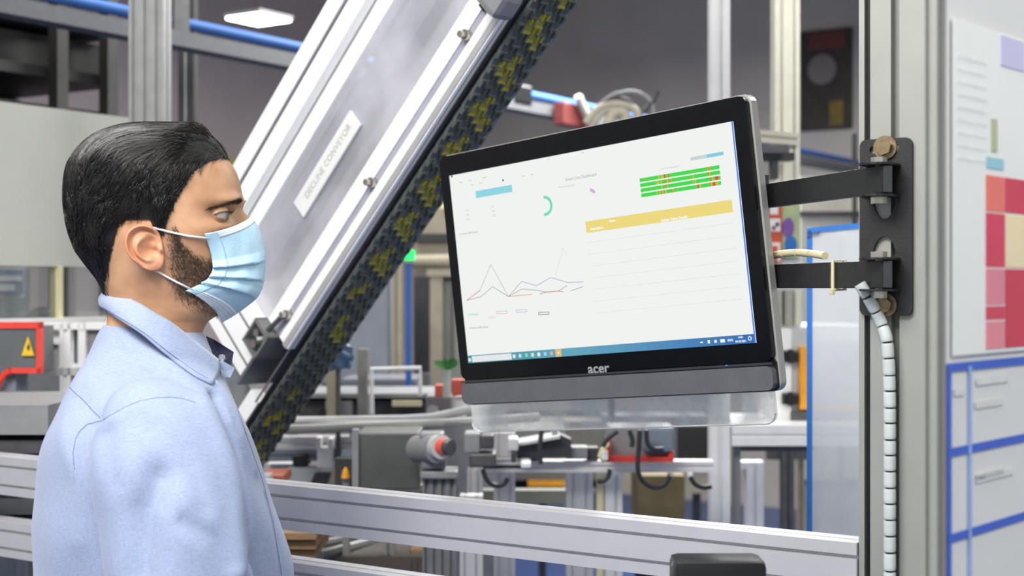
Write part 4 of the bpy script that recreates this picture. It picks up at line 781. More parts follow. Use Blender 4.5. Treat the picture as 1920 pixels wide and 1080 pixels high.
def head_pt(a, z):
    xf, xb, wd, tp = (pch(HT[:, 0], HT[:, i], z) for i in (1, 2, 3, 4))
    c, s = np.cos(a), np.sin(a); e = 2 / 2.25
    cx = (xf + xb) / 2; A = (xf - xb) / 2
    x = cx + A * np.sign(c) * np.abs(c) ** e
    y = wd * np.sign(s) * np.abs(s) ** e * (1 - tp * np.clip(c, 0, 1) ** 1.3)
    fr = np.clip((c - .1) / .3, 0, 1); ay = np.abs(y)
    g = lambda v, s_: np.exp(-(v / s_) ** 2)
    nz = np.interp(z, (1.530, 1.537, 1.545, 1.553, 1.570, 1.586, 1.600, 1.612), (0, .35, .8, 1.0, .74, .44, .16, 0)); nsig = np.interp(z, (1.535, 1.55, 1.59, 1.61), (.0150, .0135, .0095, .012))
    x = x + fr * .031 * nz * g(y, nsig)
    x = x - fr * .0070 * g(ay - .0330, .0150) * g(z - 1.5900, .0105)
    x = x + fr * .0035 * g(ay - .026, .020) * g(z - 1.6075, .0065)
    x = x - fr * .0030 * g(y, .012) * g(z - 1.595, .006)
    y = y + np.sign(y) * fr * .0035 * g(ay - .058, .014) * g(z - 1.566, .012)
    x = x + fr * .0065 * g(ay - .038, .015) * g(z - 1.5735, .0085) + fr * .004 * g(ay - .040, .012) * g(z - 1.602, .006)
    x = x + fr * .004 * g(y, .022) * g(z - 1.511, .010)
    x = x - fr * .004 * g(y, .02) * g(z - 1.497, .004)
    y = y - np.sign(y) * .003 * g(x - .045, .016) * g(z - 1.612, .014)          # temple hollow
    q2 = ((ay - .0345) / 1.12) ** 2 + (z - 1.5880) ** 2; R2 = .0112 ** 2
    sph = .0785 + np.sqrt(np.clip(R2 - q2, 0, None)) - np.clip(np.sqrt(q2) - .0112, 0, None) * 2.5; kk = .005
    hh = np.clip(.5 + .5 * (x - sph) / kk, 0, 1); x = np.where(c > .1, sph * (1 - hh) + x * hh + kk * hh * (1 - hh) * .8, x)
    return np.stack([x, y, z * np.ones_like(x)], -1)
NA = 320
zr = np.unique(np.concatenate([np.linspace(.88, 1.38, 26), np.linspace(1.38, 1.62, 150), np.linspace(1.62, 1.676, 36), np.linspace(1.676, 1.688, 14), [1.6892, 1.690, 1.6905]]))
AA, ZZ = np.meshgrid(np.linspace(0, 2 * np.pi, NA, endpoint=False), zr)
HP = head_pt(AA.ravel(), ZZ.ravel()); NR = len(zr)
idx = np.arange(NR * NA).reshape(NR, NA)
HFc = np.stack([idx[:-1], np.roll(idx, -1, 1)[:-1], np.roll(idx, -1, 1)[1:], idx[1:]], -1).reshape(-1, 4)
BV = BVHTree.FromPolygons([tuple(p) for p in HP], [tuple(f) for f in HFc])
CAML = (np.array(CAM) - HO) @ HM
def face_hit(px, py, off=0.0):
    r = np.array(ray(px, py)) @ HM; h, n, i, d_ = BV.ray_cast(Vector(CAML), Vector(r).normalized())
    if h is None: return loc(px, py, -.05)
    n = n if n.dot(Vector(r)) < 0 else -n
    return np.array(h + n * off)

def zh(x): return np.interp(x, (-.12, -.062, -.050, -.042, -.034, -.026, .008, .013, .022, .026, .032, .039, .054, .072, .094, .12), (1.497, 1.499, 1.510, 1.535, 1.560, 1.577, 1.578, 1.560, 1.560, 1.580, 1.592, 1.608, 1.634, 1.648, 1.660, 1.70))
def beard_w(p):
    x, y, z = p[..., 0], np.abs(p[..., 1]), p[..., 2]
    top = np.interp(x, (-.01, .012, .022, .034, .042, .058, .075, .11), (1.515, 1.545, 1.566, 1.572, 1.550, 1.536, 1.531, 1.545))
    bot = np.interp(x, (-.01, .01, .04, .06, .1), (1.525, 1.505, 1.486, 1.474, 1.468))
    sm = lambda v, w_: np.clip(v / w_ + .5, 0, 1)
    return sm(top - z, .012) * sm(z - bot, .022) * sm(x - .029, .018)
# body mesh: head to hips, ears, lids, arms with hands, legs
V = [HP]; F4 = [HFc]; beard = [beard_w(HP)]; flush = [np.zeros(len(HP))]; off = len(HP)
def orient(P, f, ctr):
    c = P[f].mean(1); n = np.cross(P[f[:, 2]] - P[f[:, 0]], P[f[:, 3]] - P[f[:, 1]])
    return f[:, ::-1] if (n * (c - ctr)).sum(-1).mean() < 0 else f
HFc = orient(HP, HFc, np.array((0, 0, 1.5))); F4[0] = HFc
def addgrid(P, nu, nv, wrap=False, b=0, fl=0, ctr=None):
    global off
    i = np.arange(nu * nv).reshape(nu, nv) + off
    f = np.stack([i[:-1, :-1], i[:-1, 1:], i[1:, 1:], i[1:, :-1]], -1).reshape(-1, 4)
    if wrap: f = np.concatenate([f, np.stack([i[:-1, -1], i[:-1, 0], i[1:, 0], i[1:, -1]], -1).reshape(-1, 4)])
    if ctr is not None: f = orient(P.reshape(-1, 3), f - off, np.asarray(ctr)) + off
    V.append(P.reshape(-1, 3)); F4.append(f); beard.append(np.full(nu * nv, b * 1.0)); flush.append(np.full(nu * nv, fl * 1.0) if np.isscalar(fl) else fl); off += nu * nv
def limb(pts, rad, n=14, b=0):
    pts = np.asarray(pts, float); k = np.linspace(0, 1, len(pts)); q = np.linspace(0, 1, len(pts) * 4); P = np.stack([pch(k, pts[:, i], q) for i in range(3)], 1); R_ = pch(k, rad, q)
    t = np.gradient(P, axis=0); t /= np.linalg.norm(t, axis=1)[:, None]; a = np.cross(t, (.31, .9, .2)); a /= np.linalg.norm(a, axis=1)[:, None]; c = np.cross(t, a); an = np.linspace(0, 2 * np.pi, n, endpoint=False)
    g = P[:, None] + R_[:, None, None] * (a[:, None] * np.cos(an)[None, :, None] + c[:, None] * np.sin(an)[None, :, None])
    addgrid(g, len(q), n, True)
# ears
oph = []
opts = np.array([(-16, 14), (-12, 22), (-4, 27.5), (7, 28.5), (17, 23), (22, 13), (22.5, 2), (19, -9), (13, -17), (6, -24), (-2, -28), (-10, -28), (-15, -22), (-17, -12), (-17.5, 0), (-17, 8)], float)
oa = np.arctan2(opts[:, 0], opts[:, 1]); orr = np.hypot(opts[:, 0], opts[:, 1]); o_ = np.argsort(oa); oa, orr = oa[o_], orr[o_]
phi = np.linspace(-np.pi, np.pi, 64, endpoint=False); Rr = np.interp(phi, np.r_[oa - 2 * np.pi, oa, oa + 2 * np.pi], np.r_[orr, orr, orr])
Rr = (np.roll(Rr, 1) + 2 * Rr + np.roll(Rr, -1)) / 4
rr_ = np.r_[np.linspace(0.001, .95, 26), .985, 1.0, .99, .93, .8]
G = np.zeros((len(rr_), 64, 3)); fl = np.zeros((len(rr_), 64))
for i, r_ in enumerate(rr_):
    bk = np.sin(phi) * Rr * r_; up_ = np.cos(phi) * Rr * r_; g = lambda a, b, s: np.exp(-((bk - a) ** 2 + (up_ - b) ** 2) / s ** 2)
    hel = np.clip((np.cos(phi - 1.0) + .25) * 2.2, 0, 1)
    h = 2.5 + hel * 5.2 * np.exp(-((r_ - .90) / .085) ** 2) - hel * 2.4 * np.exp(-((r_ - .74) / .08) ** 2)
    h = h + 4.6 * np.exp(-((np.hypot(bk + 3, up_ + 1) - 13.5) / 3.0) ** 2) * np.clip(np.cos(phi - 1.7) + .35, 0, 1)
    h = h - 6.5 * g(-3.0, -3, 8.0) - 3.5 * g(-9.0, -5, 3.8) - 4 * g(-6, 8, 5.5) + 5.5 * g(-15, -4, 4.2) + 3.2 * g(-5, -21, 7) + 3.0 * g(-2, -14, 4)
    if i >= 26: h = {26: h * .55, 27: h * .0, 28: -3 + 0 * h, 29: -8 + 0 * h, 30: -14 + 0 * h}[i]
    h = h + .36 * (bk + 15)
    G[i] = np.stack([-bk, up_, h], -1) / 1000; fl[i] = .55 + .4 * np.exp(-((r_ - .9) / .15) ** 2)
for sd in (-1, 1):
    E = np.array((.003, sd * .0735, 1.5464)); tl = math.radians(9); c_, s_ = math.cos(tl), math.sin(tl)
    X = G[..., 0] * c_ + 0 - G[..., 1] * s_; Z = G[..., 1] * c_ + G[..., 0] * s_
    addgrid(np.stack([E[0] + X, E[1] + sd * G[..., 2], E[2] + Z], -1), len(rr_), 64, True, 0, fl.ravel(), (E[0], E[1] - sd * .03, E[2]))
# eyelids: shells round each eyeball
EYE = [np.array((.0785, sd * .0345, 1.5880)) for sd in (-1, 1)]
for sd, e in zip((-1, 1), EYE):
    az = sd * np.linspace(-1.2, 2.1, 44); o2 = np.clip(1 - ((az * sd - .52) / 1.15) ** 2, 0, 1) ** .6
    for upper in (True, False):
        lim = .27 * o2 - .06 if upper else -.36 * o2 - .06
        el = np.array([lim + (1.4 - lim) * k if upper else lim + (-1.4 - lim) * k for k in np.linspace(0, 1, 14)])
        rad = (.0143 - .0004 * np.linspace(0, 1, 14) + .0006 * np.exp(-(np.linspace(0, 1, 14) / .12) ** 2))[:, None]
        P = np.stack([e[0] + rad * np.cos(el) * np.cos(az), e[1] + rad * np.cos(el) * np.sin(az) * 1.12, e[2] + rad * np.sin(el)], -1); addgrid(P, 14, 44, ctr=e)
TF = np.array(RT * .970 + FW * .243); TL = np.cross((0, 0, 1), TF); TM = np.stack([TF, TL, (0, 0, 1.0)], 1)
def tlimb(pts, rad, n=14): limb(np.array([(np.asarray(p) @ TM.T) @ HM for p in pts]), rad, n)
# arms, hands, legs (inside the clothes)
for sd in (-1, 1):
    tlimb([(0.02, sd * .13, 1.33), (.045, sd * .20, 1.27), (.06, sd * .225, 1.08), (.13, sd * .22, .94), (.185, sd * .205, .84)], (.045, .045, .038, .034, .027))
    wr = np.array((.185, sd * .205, .84)); tlimb([wr, wr + (.02, 0, -.03), wr + (.035, 0, -.075), wr + (.04, 0, -.10)], (.027, .032, .034, .022))
    for k in range(4):
        b0 = wr + (.02 + .0 * k, 0, -.085) + np.array((.018 - .014 * k + .02, sd * -.004, 0)) ; ln = (.07, .078, .072, .056)[k]; tlimb([b0, b0 + (.006, sd * -.004, -ln * .5), b0 + (.002, sd * -.016, -ln * .95)], (.0095, .009, .007), 8)
    tlimb([wr + (.03, sd * -.012, -.03), wr + (.055, sd * -.022, -.055), wr + (.06, sd * -.026, -.09)], (.013, .0105, .008), 8)
    tlimb([(0, sd * .085, .93), (.01, sd * .095, .7), (.012, sd * .095, .48), (-.005, sd * .10, .3), (-.02, sd * .10, .08)], (.085, .075, .055, .05, .038))
VV = hw(np.concatenate(V)); FF = np.concatenate(F4)
# skin material driven by painted hair growth and ear flush
SK = bpy.data.materials.new('skin'); SK.use_nodes = True; nt = SK.node_tree; bs = nt.nodes['Principled BSDF']
def node(t, **k):
    n = nt.nodes.new(t)
    for a, v in k.items(): setattr(n, a, v)
    return n
tc = node('ShaderNodeTexCoord'); n1 = node('ShaderNodeTexNoise'); n1.inputs['Scale'].default_value = 26; n1.inputs['Detail'].default_value = 5; nt.links.new(tc.outputs['Object'], n1.inputs['Vector'])
r1 = node('ShaderNodeValToRGB'); r1.color_ramp.elements[0].position = .35; r1.color_ramp.elements[1].position = .68; r1.color_ramp.elements[0].color = (*lin((182, 136, 102)), 1); r1.color_ramp.elements[1].color = (*lin((207, 163, 127)), 1); nt.links.new(n1.outputs[0], r1.inputs[0])
af = node('ShaderNodeAttribute', attribute_name='flush'); ab = node('ShaderNodeAttribute', attribute_name='beard')
mx1 = node('ShaderNodeMix', data_type='RGBA'); nt.links.new(af.outputs['Fac'], mx1.inputs[0]); nt.links.new(r1.outputs[0], mx1.inputs[6]); mx1.inputs[7].default_value = (*lin((210, 146, 114)), 1)
n2 = node('ShaderNodeTexNoise'); n2.inputs['Scale'].default_value = 420; nt.links.new(tc.outputs['Object'], n2.inputs['Vector'])
mm = node('ShaderNodeMath', operation='MULTIPLY'); nt.links.new(ab.outputs['Fac'], mm.inputs[0]); mr = node('ShaderNodeMapRange'); mr.inputs[1].default_value = .35; mr.inputs[2].default_value = .65; mr.inputs[3].default_value = .32; mr.inputs[4].default_value = .72; nt.links.new(n2.outputs[0], mr.inputs[0]); nt.links.new(mr.outputs[0], mm.inputs[1])
mx2 = node('ShaderNodeMix', data_type='RGBA'); nt.links.new(mm.outputs[0], mx2.inputs[0]); nt.links.new(mx1.outputs[2], mx2.inputs[6]); mx2.inputs[7].default_value = (*lin((62, 46, 38)), 1); nt.links.new(mx2.outputs[2], bs.inputs['Base Color'])
bs.inputs['Roughness'].default_value = .48; bs.inputs['Subsurface Weight'].default_value = .12; bs.inputs['Subsurface Radius'].default_value = (.012, .005, .003); bs.inputs['Subsurface Scale'].default_value = .5
bp = node('ShaderNodeBump'); bp.inputs['Strength'].default_value = .12; bp.inputs['Distance'].default_value = .001; nt.links.new(n2.outputs[0], bp.inputs['Height']); nt.links.new(bp.outputs[0], bs.inputs['Normal'])
MAN = Thing('person', 'bearded man in a light blue shirt and blue face mask looking at the screen', 'person')
body = mesh_np('body', VV, FF, SK)
for n_, dat in (('beard', np.concatenate(beard)), ('flush', np.concatenate(flush))):
    at_ = body.data.attributes.new(n_, 'FLOAT', 'POINT'); at_.data.foreach_set('value', dat.astype(np.float32))
MAN.part('body', body, None)
# eyes
SCL = mat('eye_white', (196, 186, 178), .15, 0, .04, 80); IRIS = mat('grey_brown_iris', (124, 120, 108), .12, 0, .4, 900); PUP = mat('pupil', (6, 6, 6), .1)
look = np.array((.97, -.20, .02))
for e in EYE:
    b = MB(); c = Vector(hw(e)); b.ball(c, .0136, 24); eo = MAN.part('eye', b, SCL, True)
    fwd = Vector(HM @ (look / np.linalg.norm(look)))
    a1 = fwd.orthogonal().normalized(); a2 = fwd.cross(a1)
    for nm, r0, lift, m in (('iris', .0058, .0004, IRIS), ('pupil', .0024, .0007, PUP)):
        P = [c + fwd * (.0136 + lift)]; fs = []
        for k in range(1, 5):
            q = r0 * k / 4; P += [c + fwd * (math.sqrt((.0136) ** 2 - q * q) + lift) + (a1 * math.cos(t) + a2 * math.sin(t)) * q for t in np.linspace(0, 2 * math.pi, 25)[:-1]]
        fs = [(0, 1 + j, 1 + (j + 1) % 24) for j in range(24)] + [(1 + k * 24 + j, 1 + (k + 1) * 24 + j, 1 + (k + 1) * 24 + (j + 1) % 24, 1 + k * 24 + (j + 1) % 24) for k in range(3) for j in range(24)]
        MAN.part(nm, MB().add(P, fs), m, True, under=eo)

# ---------------------------------------------------------------- hair, beard, brows: strands that follow the skull
HC = np.array((0, 0, 1.60))
TH, PH = 240, 120
th_ = np.linspace(-np.pi, np.pi, TH); ph_ = np.linspace(-1.35, np.pi / 2, PH)
RM = np.zeros((PH, TH))
for i, p_ in enumerate(ph_):
    for j, t_ in enumerate(th_):
        dv = Vector((math.cos(p_) * math.cos(t_), math.cos(p_) * math.sin(t_), math.sin(p_)))
        h = BV.ray_cast(Vector(HC) + dv * .4, -dv)[0]
        RM[i, j] = (h - Vector(HC)).length if h is not None else .09
def rad_of(d):
    ph = np.arcsin(np.clip(d[..., 2], -1, 1)); th = np.arctan2(d[..., 1], d[..., 0])
    fi = np.clip((ph - ph_[0]) / (ph_[1] - ph_[0]), 0, PH - 1.001); fj = np.clip((th - th_[0]) / (th_[1] - th_[0]), 0, TH - 1.001)
    i, j = fi.astype(int), fj.astype(int); a, b = fi - i, fj - j
    return RM[i, j] * (1 - a) * (1 - b) + RM[i + 1, j] * a * (1 - b) + RM[i, j + 1] * (1 - a) * b + RM[i + 1, j + 1] * a * b
def unit(v): return v / np.maximum(np.linalg.norm(v, axis=-1, keepdims=True), 1e-9)
def strands(name, P, rad, m, sides=3):
    """P: n x k x 3 head-space polylines -> one mesh of thin tapered tubes"""
    n, k, _ = P.shape; t = unit(np.gradient(P, axis=1)); a = unit(np.cross(t, unit(P - HC) + 1e-4)); c = np.cross(t, a); an = np.arange(sides) * 2 * np.pi / sides
    g = P[:, :, None] + rad[:, :, None, None] * (a[:, :, None] * np.cos(an)[None, None, :, None] + c[:, :, None] * np.sin(an)[None, None, :, None])
    ix = np.arange(n * k * sides).reshape(n, k, sides); nx = np.roll(ix, -1, 2)
    f = np.stack([ix[:, :-1], nx[:, :-1], nx[:, 1:], ix[:, 1:]], -1).reshape(-1, 4)
    return mesh_np(name, hw(g.reshape(-1, 3)), f, m)
HAIR = mat('black_hair', (30, 28, 27), .28, 0, .35, 300, spec=.6)
HAIRC = mat('dark_scalp_hair', (15, 14, 14), .6, 0, .2, 200)
BEARD = mat('dark_beard_hair', (52, 40, 32), .55, 0, .3, 300)
def thick(p):
    """hair depth over the skull, thin near the hair line"""
    e = np.clip((p[..., 2] - zh(p[..., 0])) / .045, 0, 1)
    top = np.clip((p[..., 2] - 1.60) / .07, 0, 1)
    return .0018 + e * (.0085 - .0005 * top) + .008 * np.exp(-((p[..., 0] - .062) / .030) ** 2) * top * np.clip(e * 1.6, 0, 1)
# cap under the strands
keep = (HP[:, 2] > zh(HP[:, 0]) + .001) & (HP[:, 2] > 1.49)
kf = HFc[keep[HFc].all(1)]
cap = HP + unit(HP - HC) * (thick(HP) * .62)[:, None]
hair = mesh_np('hair', hw(cap), np.concatenate([kf]), HAIRC)
MAN.part('hair', hair, None)
def roots(n, cond):
    out = []
    tot = 0
    while tot < n:
        d = unit(rng.normal(size=(n * 3, 3))); d = d[d[:, 2] > -.95]; p = HC + d * rad_of(d)[:, None]; d = d[cond(p, d)]; out.append(d); tot += len(d)
    return np.concatenate(out)[:n]
def grow(d0, length, lift, k=8, jit=.25, clump=0):
    n = len(d0); d = d0.copy(); pts = []; ph = rng.uniform(0, 6.28, n)
    crown = unit(np.array((-.040, .012, .085)))
    noise_v = rng.normal(size=(n, 3)) * jit
    base = HC + d0 * rad_of(d0)[:, None]; thk = thick(base)
    for s in range(k):
        f = s / (k - 1); p = HC + d * rad_of(d)[:, None]
        pts.append(p + d * (thk * (lift[0] + (lift[1] - lift[0]) * np.sin(f * 2.4)) * (1 + .3 * noise_v[:, 0]))[:, None])
        v = unit(d - crown)
        side = np.clip((1.668 - p[:, 2]) / .03, 0, 1)[:, None]; front = np.clip((p[:, 0] - .0) / .05, 0, 1)[:, None]
        sb = (np.clip((p[:, 0] + .012) / .01, 0, 1) * np.clip((1.615 - p[:, 2]) / .02, 0, 1))[:, None]; bk = np.clip((-.055 - p[:, 0]) / .03, 0, 1)[:, None]; flow = (1 - side) * (1 - bk) * np.array((-.85, -.22, .0)) + side * np.array((-.55, 0, -.80)) * (1 - bk) + bk * np.array((-.05, 0, -1.0))
        flow = flow * (1 - sb) + sb * np.array((.10, 0, -1.0))
        flow = flow + noise_v * (1 + .6 * np.sin(ph + f * 3))[:, None] * .55
        flow = unit(flow - d * (flow * d).sum(-1, keepdims=True))
        d = unit(d + flow * (length / k)[:, None] / .1)
    return np.stack(pts, 1)
def hair_cond(p, d): return (p[:, 2] > zh(p[:, 0]) + rng.normal(size=len(p)) * .002) & (p[:, 2] > 1.496)
N1 = 15000
d0 = roots(N1, hair_cond); p0 = HC + d0 * rad_of(d0)[:, None]
# clumping: neighbours share a jitter through a coarse noise of the root place
ln = np.clip(np.where(p0[:, 2] > 1.650, .072, .040) * rng.uniform(.6, 1.25, N1), 0, .085) * np.clip((p0[:, 2] - zh(p0[:, 0])) / .03 + .3, .3, 1)
rng2 = np.random.default_rng(3); ctr = d0[rng2.integers(0, N1, 420)]; cj = rng2.normal(size=(420, 3)) * .30; cl = rng2.uniform(.75, 1.25, 420)
near = np.concatenate([(d0[i:i + 1500] @ ctr.T).argmax(1) for i in range(0, N1, 1500)])
_state = rng; 
P = grow(d0, ln, (.30, 1.0), 8, .26)
shift = cj[near][:, None, :] * (np.linspace(0, 1, 8) ** 1.4)[None, :, None] * .019
P = P + shift; dd = unit(P - HC); rP = np.linalg.norm(P - HC, axis=-1); mn = rad_of(dd.reshape(-1, 3)).reshape(rP.shape) + thick(P) * .55
P = HC + dd * np.maximum(rP, mn)[..., None] * (1 + (cl[near] - 1)[:, None] * .022)[..., None]
rP = np.linalg.norm(P - HC, axis=-1); dd = unit(P - HC); P = HC + dd * np.minimum(rP, rad_of(dd.reshape(-1, 3)).reshape(rP.shape) + thick(P) * 1.12)[..., None]
low = (P[..., 2] < zh(P[..., 0]) - np.where(P[..., 0] > .06, .010, .004)) & (P[..., 0] > -.046); P = P[~low.any(1)]; N1 = len(P)
rad = np.linspace(1, .25, 8)[None] * rng.uniform(.00032, .00075, N1)[:, None]
MAN.part('strands', strands('strands', P, rad, HAIR), None, under=hair); bpy.data.objects['strands']['kind'] = 'stuff'
# beard: short strands
def beard_cond(p, d): return (beard_w(p) > rng.uniform(.15, .9, len(p)))
N2 = 9500; d0 = roots(N2, beard_cond); p0 = HC + d0 * rad_of(d0)[:, None]
k = 4; nrm = d0; fl_ = unit(np.array((.35, 0, -.9)) + rng.normal(size=(N2, 3)) * .35); ln = rng.uniform(.002, .0050, N2)
P = np.stack([p0 + nrm * (ln * .42 * np.sin(f * 1.7))[:, None] + fl_ * (ln * f)[:, None] * .8 for f in np.linspace(0, 1, k)], 1)
bo_ = strands('beard', P, np.linspace(1, .3, k)[None] * rng.uniform(.00012, .00022, N2)[:, None], BEARD); MAN.part('beard', bo_, None); bo_['kind'] = 'stuff'
# brows and lashes
def surf(y, z, sd=-1):
    h = BV.ray_cast(Vector((.4, y, z)), Vector((-1, 0, 0)))[0]; return np.array(h) if h is not None else np.array((.09, y, z))
for sd in (-1, 1):
    S = []
    for _ in range(420):
        f = rng.random(); y = .0165 + .037 * f; z = 1.6035 + .0050 * math.sin(min(1, f * 1.25) * 2.2) - .0130 * f + rng.normal() * .0018 * (1 - .6 * f)
        q = surf(sd * y, z); dr = unit(np.array((-.10 - .5 * f, sd * .9, .35 - .65 * f)) + rng.normal(size=3) * .18); l_ = rng.uniform(.005, .010)
        S.append([q + np.array((.0006, 0, 0)) + dr * l_ * t + np.array((.0012, 0, 0)) * math.sin(t * 2.6) for t in (0, .33, .66, 1)])
    S = np.array(S); o_ = strands('eyebrow', S, np.linspace(1, .3, 4)[None] * np.full((len(S), 1), .00020), BEARD); MAN.part('eyebrow', o_, None); o_['kind'] = 'stuff'
    S = []; e = EYE[0 if sd < 0 else 1]
    for az in sd * np.linspace(-.6, 1.4, 40):
        el = .27 * max(0, 1 - ((az * sd - .52) / 1.15) ** 2) ** .6 - .06; b0 = e + .0150 * np.array((math.cos(el) * math.cos(az), math.cos(el) * math.sin(az) * 1.15, math.sin(el))); o2 = unit(b0 - e)
        S.append([b0 + o2 * .007 * t + np.array((0, 0, .0035)) * t * t for t in (0, .33, .66, 1)])
    S = np.array(S); o_ = strands('eyelash', S, np.linspace(1, .3, 4)[None] * np.full((len(S), 1), .00016), HAIR); MAN.part('eyelash', o_, None); o_['kind'] = 'stuff'
single_mole = MB().ball(hw(face_hit(322, 503, .0002)), .0016, 8); MAN.part('mole', single_mole, mat('mole_brown', (92, 58, 44), .6), True)

# ---------------------------------------------------------------- face mask
MASKB = mat('blue_mask_fabric', (178, 214, 233), .75, 0, .05, 60, .25, 700, sheen=.2); MASKW = mat('white_mask_border', (228, 238, 244), .75, 0, .03, 80, .2, 900)
Cp = np.array([loc(*q, 0) for q in ((469, 406), (483, 424), (493, 452), (498, 485), (496, 520), (487, 551), (458, 578), (416, 604))])
Ep = np.array([face_hit(*q, .0035) for q in ((381, 437), (388, 458), (394, 482), (396, 502), (390, 518), (378, 530), (362, 537), (347, 544))])
tt = np.linspace(0, 1, 90); Cc = np.stack([pch(np.linspace(0, 1, 8), Cp[:, i], tt) for i in range(3)], 1); Ee = np.stack([pch(np.linspace(0, 1, 8), Ep[:, i], tt) for i in range(3)], 1)
ss = np.linspace(-1, 1, 121); S_, T_ = np.meshgrid(ss, tt); aS = np.abs(S_)
wx = (1 - aS ** 2.1) ** .78
MX_ = Ee[:, None, 0] + (Cc[:, None, 0] - Ee[:, None, 0]) * wx
MY_ = np.abs(Ee[:, None, 1]) * S_ * (1 + .06 * np.sin(np.pi * aS))
MZ_ = Cc[:, None, 2] + (Ee[:, None, 2] - Cc[:, None, 2]) * aS ** 1.25
MP = np.stack([MX_, MY_, MZ_], -1)
nx_ = np.cross(np.gradient(MP, axis=1), np.gradient(MP, axis=0)); nx_ = unit(nx_); sgn = np.sign((nx_ * (MP - HC)).sum(-1).mean()); nx_ *= sgn
pl = np.zeros_like(T_)
for t0 in (.44, .60, .76):
    u = (T_ - t0 + .03 * (aS - .5)) / .10; pl += np.where((u > -1) & (u < 0), (1 + u), 0) * .0052 * np.clip(aS * 1.5 - .12, 0, 1) - np.exp(-((u - .10) / .14) ** 2) * .0020 * np.clip(aS * 1.5 - .1, 0, 1)
pl += .0010 * np.sin(S_ * 23 + T_ * 9) * np.clip(aS - .25, 0, 1) * np.sin(np.pi * T_)
MP = MP + nx_ * pl[..., None]
def gmesh(name, P, m, thick_=None):
    nu, nv = P.shape[:2]; i = np.arange(nu * nv).reshape(nu, nv); f = np.stack([i[:-1, :-1], i[:-1, 1:], i[1:, 1:], i[1:, :-1]], -1).reshape(-1, 4)
    o = mesh_np(name, hw(P.reshape(-1, 3)), f, m)
    if thick_: md = o.modifiers.new('thickness', 'SOLIDIFY'); md.thickness = thick_; md.offset = 0
    return o
mask = MAN.part('face_mask', gmesh('face_mask', MP, MASKB, .0008), None, label='pale blue pleated surgical mask')
MAN.part('mask_border', gmesh('mask_border', (MP + nx_ * .0006)[:8], MASKW, .0006), None, under=mask)
MAN.part('mask_border', gmesh('mask_border', (MP + nx_ * .0006)[-9:], MASKW, .0006), None, under=mask)
for q in (slice(0, 7), slice(-7, None)): MAN.part('mask_side_binding', gmesh('mask_side_binding', (MP + nx_ * .0007)[:, q], MASKW if q == slice(9, 9) else mat('mask_binding', (176, 214, 234), .75), .0006), None, under=mask)
for k in (-8, -6, -4): MAN.part('stitch_line', MB().tube([Vector(p) for p in hw((MP + nx_ * .0011)[k, 2:-2:3])], .00035, 5), mat('stitch_grey%d' % k, (186, 200, 208), .8), under=mask)
LOOP = mat('white_elastic', (238, 238, 234), .7)
for sd in (-1, 1):
    def lp(pts): return [Vector(hw(np.array((p[0], p[1] * (1 if sd < 0 else -1), p[2])))) for p in pts]
    up_pts = [MP[6, 1], face_hit(352, 442, .0022), face_hit(318, 435, .0022), face_hit(292, 428, .003), loc(284, 427, -.077), loc(274, 430, -.066)]
    dn_pts = [MP[-6, 2], face_hit(330, 528, .0022), face_hit(312, 518, .0022), face_hit(298, 509, .003), loc(288, 506, -.066), loc(278, 502, -.058)]
    for pts in (up_pts, dn_pts): MAN.part('ear_loop', MB().tube(lp(pts), .0013, 8), LOOP, True, under=mask)

# ---------------------------------------------------------------- shirt
TF = np.array(RT * .970 + FW * .243); TL = np.cross((0, 0, 1), TF); TM = np.stack([TF, TL, (0, 0, 1.0)], 1)
def tw(p): return np.asarray(p) @ TM.T + HO
ST = np.array([(.80, .150, -.150, .188), (.92, .155, -.145, .186), (1.05, .166, -.140, .182), (1.15, .166, -.140, .186), (1.21, .151, -.140, .190), (1.27, .132, -.136, .193), (1.32, .114, -.127, .192), (1.355, .100, -.114, .176), (1.38, .090, -.101, .142), (1.40, .080, -.091, .106), (1.42, .069, -.080, .080), (1.437, .060, -.070, .066), (1.45, .055, -.064, .058), (1.458, .050, -.058, .052)])
zs_ = np.linspace(.80, 1.458, 110); an = np.linspace(0, 2 * np.pi, 120, endpoint=False); AN, ZS = np.meshgrid(an, zs_)
xf, xb, wd = (pch(ST[:, 0], ST[:, i], ZS) for i in (1, 2, 3)); e_ = 2 / 2.35
P = np.stack([(xf + xb) / 2 + (xf - xb) / 2 * np.sign(np.cos(AN)) * np.abs(np.cos(AN)) ** e_, wd * np.sign(np.sin(AN)) * np.abs(np.sin(AN)) ** e_, ZS], -1)
V = []; F4 = []; beard = []; flush = []; off = 0
addgrid(P, len(zs_), 120, True)
tri_caps = []
def ball_limb(pts, rad, n=28):
    limb(pts, rad, n)
for sd in (-1, 1): limb([(-.005, sd * .135, 1.362), (.0, sd * .180, 1.345), (.012, sd * .212, 1.285), (.028, sd * .228, 1.18), (.05, sd * .235, 1.06), (.11, sd * .228, .965), (.175, sd * .208, .865)], (.040, .066, .078, .076, .068, .058, .047), 28)
SV = tw(np.concatenate(V)); SF = [tuple(f) for f in np.concatenate(F4)]
